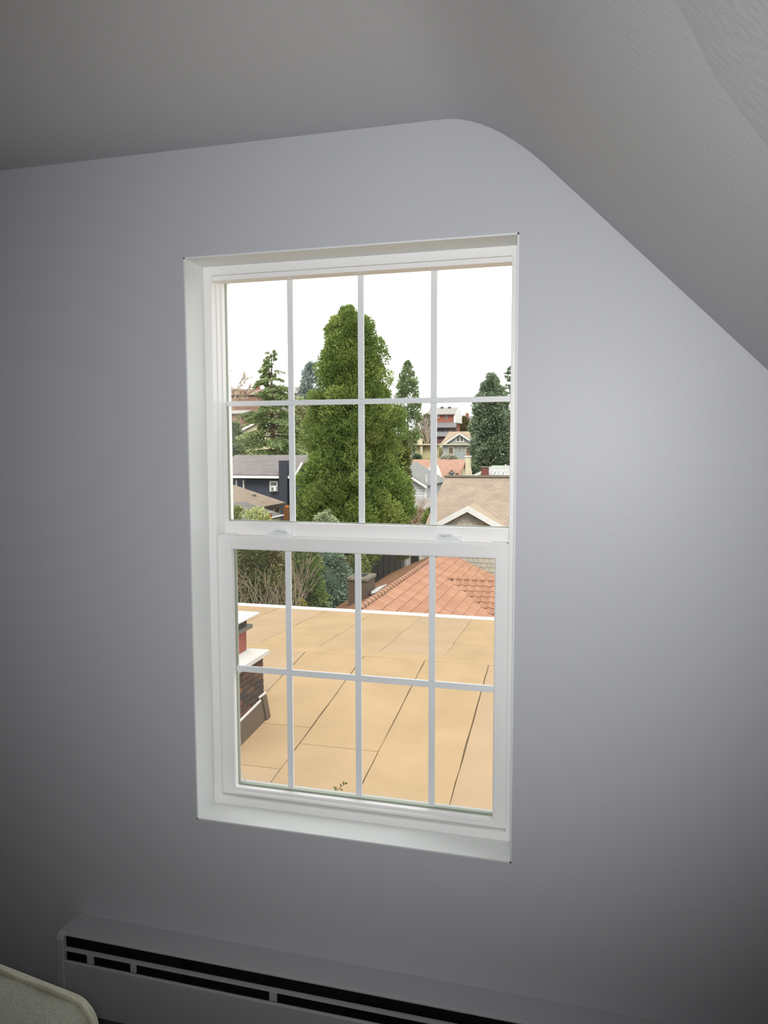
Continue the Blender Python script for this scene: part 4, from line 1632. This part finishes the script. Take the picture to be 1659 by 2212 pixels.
# ================================================================== TREES AND SHRUBS
def leaf_mesh(name, C_, D_, S_, tint, material, root, parent=None, aspect=.5):
    N = len(C_)
    D_ = D_ / np.linalg.norm(D_, axis=1, keepdims=True)
    rv_ = rng.normal(size=(N, 3))
    sd__ = np.cross(D_, rv_)
    sd__ /= np.linalg.norm(sd__, axis=1, keepdims=True) + 1e-9
    S2 = S_[:, None]
    V = np.empty((N, 4, 3), np.float32)
    V[:, 0] = C_
    V[:, 1] = C_ + D_ * S2 * .45 + sd__ * S2 * aspect * .5
    V[:, 2] = C_ + D_ * S2
    V[:, 3] = C_ + D_ * S2 * .45 - sd__ * S2 * aspect * .5
    V -= np.array(root.location, np.float32)
    me = bpy.data.meshes.new(name)
    me.vertices.add(4 * N)
    me.vertices.foreach_set('co', V.ravel())
    me.loops.add(4 * N)
    me.loops.foreach_set('vertex_index', np.arange(4 * N, dtype=np.int32))
    me.polygons.add(N)
    me.polygons.foreach_set('loop_start', np.arange(0, 4 * N, 4, dtype=np.int32))
    at_ = me.attributes.new('tint', 'FLOAT_COLOR', 'POINT')
    tc = np.ones((N, 4, 4), np.float32)
    tc[:, :, :3] = np.clip(tint * EXT, 0, 1)[:, None, :]
    at_.data.foreach_set('color', tc.ravel())
    me.update(calc_edges=True)
    me.materials.append(M[material])
    o = bpy.data.objects.new(name, me)
    col.objects.link(o)
    o.parent = parent or root
    return o


def L3(c):
    return np.array(lin(c))


def dense_tree(name, label, cat, cxpx, Y, prof_px, cols, nclump, nleaf, lsize, crad, group=None, core='leafcore', core_s=.66, up=.7, trunk=True, base=None, thin=1.0, ctr=None, flat=1.0):
    """prof_px: (pixel row, half-width in pixels) from the top down; placed at distance Y"""
    base_pt = at(cxpx, prof_px[-1][0], Y)
    zs = np.array([at(cxpx, p[0], Y)[2] for p in prof_px])[::-1]
    sc = float(np.linalg.norm(at(cxpx + 10, 1000, Y) - at(cxpx, 1000, Y))) / 10
    rs = np.array([p[1] * sc for p in prof_px])[::-1]
    xs_ = np.array([at((ctr[i] if ctr else cxpx), p[0], Y)[0] for i, p in enumerate(prof_px)])[::-1]
    zg = gz(base_pt[0], Y) if base is None else base
    root = thing(name, (float(base_pt[0]), Y, zg), label, cat, group)
    # clumps spread over the crown's skin
    zz = np.linspace(zs[0], zs[-1], 400)
    w_ = np.interp(zz, zs, rs) + .05
    zc = rng.choice(zz, nclump, p=w_ / w_.sum()) + rng.normal(size=nclump) * .02
    rc = np.interp(zc, zs, rs)
    ph = rng.uniform(0, 2 * math.pi, nclump)
    fac = rng.uniform(.66, 1.06, nclump)
    cr = crad * rng.uniform(.7, 1.3, nclump) * np.clip(rc / (rs.max() * .5), .45, 1)
    ce = np.stack([np.interp(zc, zs, xs_) + np.cos(ph) * rc * fac - np.cos(ph) * cr * .5, Y + np.sin(ph) * (rc * fac - cr * .5) * flat, zc], 1)
    outw = np.stack([np.cos(ph), np.sin(ph), np.zeros(nclump)], 1)
    cA, cB, cC = (L3(c) for c in cols)
    mixv = rng.uniform(0, 1, nclump)[:, None]
    tint_c = np.where(mixv < .5, cA + (cB - cA) * mixv * 2, cB + (cC - cB) * (mixv * 2 - 1))
    tint_c = tint_c * rng.uniform(.72, 1.25, (nclump, 1))
    per = max(4, nleaf // nclump)
    idx = np.repeat(np.arange(nclump), per)
    N = len(idx)
    g = rng.normal(size=(N, 3))
    g /= np.linalg.norm(g, axis=1, keepdims=True)
    g *= rng.uniform(.35, 1, (N, 1)) ** .5
    pos = ce[idx] + g * cr[idx][:, None] * np.array([1, 1, .85])
    dr = outw[idx] * .55 + g * .7 + np.array([0, 0, up]) + rng.normal(size=(N, 3)) * .35
    tint = tint_c[idx] * rng.uniform(.8, 1.2, (N, 1))
    # a looser inner layer of the same leaves
    n2 = int(N * .12)
    z2 = rng.choice(zz, n2, p=w_ / w_.sum())
    p2 = rng.uniform(0, 2 * math.pi, n2)
    r2 = np.interp(z2, zs, rs) * rng.uniform(.62, .86, n2)
    pos2 = np.stack([np.interp(z2, zs, xs_) + np.cos(p2) * r2, Y + np.sin(p2) * r2 * flat, z2], 1)
    dr2 = np.stack([np.cos(p2), np.sin(p2), np.full(n2, up)], 1) + rng.normal(size=(n2, 3)) * .5
    pos = np.concatenate([pos, pos2])
    dr = np.concatenate([dr, dr2])
    tint = np.concatenate([tint, tint_c[rng.integers(0, nclump, n2)] * rng.uniform(.8, 1.2, (n2, 1))])
    N += n2
    S_ = lsize * rng.uniform(.6, 1.3, N)
    leaf_mesh('foliage', pos, dr, S_, tint, 'leaf', root, aspect=.55)
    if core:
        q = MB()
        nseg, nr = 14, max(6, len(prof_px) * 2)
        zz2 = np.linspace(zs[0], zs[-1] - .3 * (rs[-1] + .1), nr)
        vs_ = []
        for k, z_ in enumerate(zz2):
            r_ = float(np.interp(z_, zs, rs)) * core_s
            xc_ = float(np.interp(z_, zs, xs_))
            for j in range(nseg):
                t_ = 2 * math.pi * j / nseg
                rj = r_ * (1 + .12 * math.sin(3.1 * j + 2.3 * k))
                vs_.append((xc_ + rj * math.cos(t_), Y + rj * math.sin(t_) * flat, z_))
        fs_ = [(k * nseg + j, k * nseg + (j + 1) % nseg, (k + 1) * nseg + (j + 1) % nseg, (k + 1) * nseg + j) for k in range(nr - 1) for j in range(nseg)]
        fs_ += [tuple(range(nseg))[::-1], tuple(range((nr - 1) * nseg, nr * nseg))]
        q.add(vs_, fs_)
        q.build('shade_core', core, root, smooth=True)
    if trunk:
        q = MB()
        top = zs[-1] - (zs[-1] - zg) * .12
        q.tube((float(xs_[0]), Y, zg - .2), (float(xs_[-1]), Y, float(top)), max(.05, rs.max() * .09), .02, 8)
        q.build('trunk', 'bark', root)
    return root


def open_conifer(name, label, cat, pxc, ytop, ybase, Y, halfw_px, cols, nb=90, ndl=260, lsize=.28, droop=.25, group=None, pw=1.0, core_w=None):
    top = at(pxc, ytop, Y)
    bot = at(pxc, ybase, Y)
    sc = float(np.linalg.norm(at(pxc + 10, 1000, Y) - at(pxc, 1000, Y))) / 10
    Rm = halfw_px * sc
    zg = gz(top[0], Y)
    root = thing(name, (float(top[0]), Y, zg), label, cat, group)
    q = MB()
    q.tube((top[0], Y, zg - .2), (top[0], Y, float(bot[2])), .28 * Rm / 4, .22 * Rm / 4, 8)
    q.tube((top[0], Y, float(bot[2])), (top[0], Y, float(top[2])), .22 * Rm / 4, .015, 8)
    q.build('trunk', 'bark', root)
    br = MB()
    P_, D_, S_, T_c = [], [], [], []
    cA, cB, cC = (L3(c) for c in cols)
    H = float(top[2] - bot[2])
    for k in range(nb):
        t = (k + random.random()) / nb
        z_ = float(top[2]) - H * t
        L = Rm * (.06 + .94 * t ** pw) * random.uniform(.65, 1.08)
        a = random.uniform(0, 2 * math.pi)
        d0 = np.array((math.cos(a), math.sin(a), 0))
        n = 7
        pts = []
        for j in range(n + 1):
            s = j / n
            pts.append(np.array((top[0], Y, z_)) + d0 * L * s + np.array((0, 0, .18 * L * s - droop * L * s * s * 1.5)))
        br.path([tuple(p) for p in pts], [.035 * (L / 3 + .3) * (1 - .85 * j / n) for j in range(n + 1)], 4)
        m_ = max(8, int(ndl * (L / Rm)))
        s = rng.uniform(.12, 1, m_) ** .8
        pos = np.array([np.interp(s, np.linspace(0, 1, n + 1), [p[c] for p in pts]) for c in range(3)]).T
        side = np.array((-math.sin(a), math.cos(a), 0))
        w_ = (rng.uniform(-1, 1, m_) * (.28 * L * (1 - s * .75) + .05))[:, None]
        pos = pos + side * w_ + np.array((0, 0, 1)) * (-.25 * np.abs(w_) + rng.normal(size=(m_, 1)) * .04)
        dd = d0 * .7 + side * np.sign(w_) * .7 + np.array((0, 0, -.15)) + rng.normal(size=(m_, 3)) * .3
        u_ = random.random()
        tc = cA + (cB - cA) * u_ * 2 if u_ < .5 else cB + (cC - cB) * (u_ * 2 - 1)
        P_.append(pos)
        D_.append(dd)
        S_.append(lsize * rng.uniform(.6, 1.3, m_))
        T_c.append(tc * rng.uniform(.8, 1.2, (m_, 1)))
    bo = br.build('branches', 'bark', root)
    bo['kind'] = 'stuff'
    leaf_mesh('foliage', np.concatenate(P_), np.concatenate(D_), np.concatenate(S_), np.concatenate(T_c), 'leaf', root, aspect=.4)
    return root


def bare_tree(name, label, base, height, spread, mt, levels=4, r0=.05, cat='tree', group=None, lean=(0, 0), ground=None, split=3, n0=1):
    zg = base[2] if ground is None else ground
    root = thing(name, (float(base[0]), float(base[1]), float(zg)), label, cat, group)
    tk, tw_ = MB(), MB()

    def grow(p, d, L, r, lev):
        n = 4
        pts = [Vector(p)]
        dd = Vector(d)
        for k in range(n):
            dd = (dd + Vector((random.gauss(0, .12), random.gauss(0, .12), random.gauss(0, .05) + .03))).normalized()
            pts.append(pts[-1] + dd * (L / n))
        tgt = tk if lev >= levels - 1 else tw_
        tgt.path(pts, [r * (1 - .4 * k / n) for k in range(n + 1)], 5 if lev >= levels - 1 else 3)
        if lev <= 0:
            return
        for s in range(split + (1 if lev >= levels - 1 else 0)):
            b0 = pts[random.randint(2, n)]
            ax = Vector((random.gauss(0, 1), random.gauss(0, 1), random.gauss(.25, .5))).normalized()
            nd = (dd * (1 - spread) + ax * spread * 1.3 + Vector((0, 0, .12))).normalized()
            grow(b0, nd, L * random.uniform(.55, .8), r * .64, lev - 1)

    for k in range(n0):
        d0 = Vector((lean[0] + (random.gauss(0, .25) if n0 > 1 else 0), lean[1] + (random.gauss(0, .25) if n0 > 1 else 0), 1)).normalized()
        grow(base, d0, height * .42, r0, levels)
    tk.build('trunk', mt, root)
    o = tw_.build('twigs', mt, root)
    o['kind'] = 'stuff'
    return root


# the big evergreen
GREEN = [(108, 136, 68), (144, 168, 86), (176, 190, 106)]
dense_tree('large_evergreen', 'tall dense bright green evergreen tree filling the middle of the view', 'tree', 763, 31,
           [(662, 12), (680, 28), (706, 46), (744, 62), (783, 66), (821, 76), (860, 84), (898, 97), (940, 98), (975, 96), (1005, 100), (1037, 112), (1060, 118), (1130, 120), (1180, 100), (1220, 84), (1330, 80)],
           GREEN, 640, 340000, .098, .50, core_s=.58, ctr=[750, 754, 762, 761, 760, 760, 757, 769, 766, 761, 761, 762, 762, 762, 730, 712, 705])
DK = [(146, 166, 140), (164, 184, 152), (178, 194, 154)]  # leaf tints paled to imitate distance haze
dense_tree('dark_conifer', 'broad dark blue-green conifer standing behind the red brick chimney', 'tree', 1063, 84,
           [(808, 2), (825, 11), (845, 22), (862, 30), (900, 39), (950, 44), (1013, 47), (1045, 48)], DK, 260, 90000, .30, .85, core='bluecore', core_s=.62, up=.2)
dense_tree('narrow_conifer', 'thin see-through narrow conifer right of the big evergreen', 'tree', 881, 92,
           [(782, 4), (800, 12), (825, 19), (850, 25), (880, 28), (915, 28), (950, 24), (975, 20)], [(138, 164, 114), (152, 174, 120), (166, 182, 128)], 150, 9000, .26, .5, core=None, up=.5)  # tints lightened, haze put into the leaf colour
dense_tree('grey_spruce', 'grey-blue spruce peeking out left of the big evergreen', 'tree', 672, 78,
           [(780, 3), (800, 12), (830, 20), (860, 24), (900, 26), (960, 26)], [(168, 184, 178), (180, 194, 188), (186, 198, 188)], 110, 9000, .28, .5, core=None, up=.2)  # grey-blue leaves, made paler for distance haze
dense_tree('yellow_green_conifer', 'soft yellow-green conifer between the navy house and big evergreen', 'tree', 655, 69,
           [(868, 10), (890, 22), (920, 30), (955, 34), (990, 36), (1020, 36)], [(196, 206, 150), (208, 216, 160), (218, 218, 168)], 110, 22000, .30, .6, core=None, up=.2)
open_conifer('open_conifer', 'tall open conifer with drooping tiered branches above the navy house', 'tree', 586, 757, 1000, 60, 118,
             [(146, 168, 112), (162, 182, 122), (184, 196, 136)], nb=140, ndl=340, lsize=.27, droop=.22, pw=1.05)  # some distance haze mixed into these leaf tints
open_conifer('flat_tiered_cedar', 'cedar with flat tiered branches behind the dark conifer', 'tree', 1108, 790, 960, 98, 50,
             [(136, 158, 132), (146, 166, 138), (156, 174, 140)], nb=60, ndl=160, lsize=.36, droop=.02, pw=.6)

# hedges and shrubs
dense_tree('laurel_shrub', 'yellow-green leafy shrub in front of the brown-roofed stone house', 'shrub', 528, 23.0,
           [(1096, 8), (1108, 34), (1125, 50), (1180, 66), (1290, 70)], [(174, 186, 116), (190, 200, 130), (206, 210, 144)], 90, 18000, .10, .32, core=None, up=.5)
dense_tree('dark_understory', 'dark green leafy understory bush below the big evergreen', 'shrub', 634, 22,
           [(1165, 30), (1200, 48), (1250, 60), (1310, 64), (1360, 66)], [(106, 134, 66), (122, 150, 76), (144, 168, 90)], 120, 24000, .10, .34, up=.4)
dense_tree('ivy_thicket', 'brown-green ivy thicket behind bare branches past the roof edge', 'shrub', 546, 19.4,
           [(1155, 40), (1175, 60), (1210, 72), (1260, 78), (1350, 80)], [(132, 126, 84), (138, 142, 84), (160, 140, 104)], 130, 24000, .09, .34, up=.2)
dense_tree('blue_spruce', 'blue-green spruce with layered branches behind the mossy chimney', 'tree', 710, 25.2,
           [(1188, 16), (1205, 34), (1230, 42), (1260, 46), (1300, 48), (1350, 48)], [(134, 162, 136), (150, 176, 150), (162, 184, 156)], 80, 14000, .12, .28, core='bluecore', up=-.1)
dense_tree('variegated_shrub', 'pale variegated shrub at the foot of the big evergreen', 'shrub', 706, 27,
           [(1108, 5), (1116, 18), (1128, 26), (1160, 28), (1200, 26)], [(178, 190, 144), (196, 206, 160), (212, 218, 176)], 50, 7000, .10, .22, core='bluecore', up=.3)
dense_tree('light_green_bush', 'light green bush left of the mossy chimney', 'shrub', 770, 28,
           [(1195, 10), (1215, 22), (1240, 28), (1290, 30)], [(130, 148, 84), (146, 162, 96), (164, 176, 110)], 50, 8000, .10, .26, up=.3)
dense_tree('green_hedge', 'bright green bush by the porch of the white-sided house', 'shrub', 935, 43,
           [(1102, 6), (1112, 16), (1130, 22), (1170, 24)], [(150, 168, 96), (166, 182, 104), (180, 192, 118)], 40, 6000, .14, .3, up=.3)
dense_tree('olive_bough', 'olive conifer rising just right of the big evergreen', 'tree', 871, 33.5,
           [(945, 4), (960, 12), (980, 17), (1005, 15), (1030, 10), (1090, 10), (1130, 14), (1200, 14)], [(130, 136, 72), (146, 148, 82), (160, 156, 96)], 60, 10000, .12, .32, up=.1)
dense_tree('russet_hedge', 'russet leafless hedge above the cream flat-roofed house', 'shrub', 900, 124,
           [(925, 8), (938, 26), (955, 36), (985, 38)], [(170, 146, 112), (182, 156, 120), (160, 146, 104)], 70, 7000, .26, .7, core=None, up=.6)
dense_tree('round_shrub', 'round grey-green shrub before the cream flat-roofed house', 'shrub', 901, 101,
           [(983, 3), (988, 7), (996, 8), (1004, 7)], [(122, 146, 112), (136, 156, 120), (146, 164, 126)], 24, 2500, .2, .4, up=.4)
dense_tree('brown_thicket', 'brown thicket before the distant rust brick house', 'shrub', 1000, 150,
           [(903, 5), (910, 14), (922, 20), (935, 22)], [(158, 138, 104), (150, 144, 98), (168, 152, 116)], 50, 5000, .34, .8, core=None, up=.5)
dense_tree('white_blossom_hedge', 'low white blossoming hedge under the pale blue house', 'shrub', 968, 95,
           [(986, 12), (990, 19), (996, 20), (1002, 18)], [(226, 222, 206), (236, 232, 220), (206, 206, 178)], 40, 4000, .2, .4, core=None, up=.3, flat=.4)
dense_tree('hill_bush', 'mid green bush left of the open conifer trunk', 'shrub', 506, 70,
           [(910, 6), (935, 18), (965, 26), (1000, 28)], [(142, 158, 108), (158, 172, 122), (170, 180, 132)], 60, 7000, .24, .55, up=.3)
dense_tree('yellow_shrub', 'small yellow-green shrub poking up behind the white roof edge', 'shrub', 652, 18,
           [(1300, 3), (1306, 8), (1320, 10), (1345, 10)], [(190, 176, 84), (200, 186, 92), (176, 170, 84)], 14, 1200, .07, .1, core=None, up=.6)
dense_tree('birch_understory', 'green bush behind the pale birch stems', 'shrub', 922, 129,
           [(896, 3), (905, 10), (930, 14), (950, 14)], [(134, 146, 98), (150, 156, 108), (160, 160, 118)], 30, 2500, .3, .6, core=None, up=.4)

# bare trees
bt = at(900, 1130, 46)
bare_tree('bare_maple', 'bare tan-twigged tree in front of the white-sided house', (bt[0], 46, gz(bt[0], 46)), 5.4, .5, 'twig', 5, .075, split=4)
for i, (px_, Y, h_) in enumerate([(921, 118, 8.0), (926, 120, 7.4), (918, 117, 6.0)]):
    b0 = at(px_, 965, Y)
    bare_tree('bare_birch', 'slender bare pale birch left of the hilltop brick house', (b0[0], Y, gz(b0[0], Y)), h_, .28, 'palebark', 3, .10, group='bare birches on the hill', split=3)
b0 = at(503, 850, 140)
bare_tree('bare_ridge_tree', 'bare pinkish tree above the distant brown house roof', (b0[0], 140, gz(b0[0], 140)), at(503, 800, 140)[2] - gz(b0[0], 140) + 1.2, .5, 'twig', 4, .17, split=4)
for i, (px_, Y, h_, ln) in enumerate([(514, 15.4, 6.3, (0, 0)), (562, 13.8, 6.0, (0, 0)), (606, 17.0, 6.2, (0, 0))]):
    b0 = at(px_, 1320, Y)
    bare_tree('bare_garden_tree', 'bare grey-brown garden tree rising past the white roof edge', (b0[0], Y, -7), h_, .36, 'twig_grey', 4, .045, group='bare garden trees past the roof edge', lean=ln)
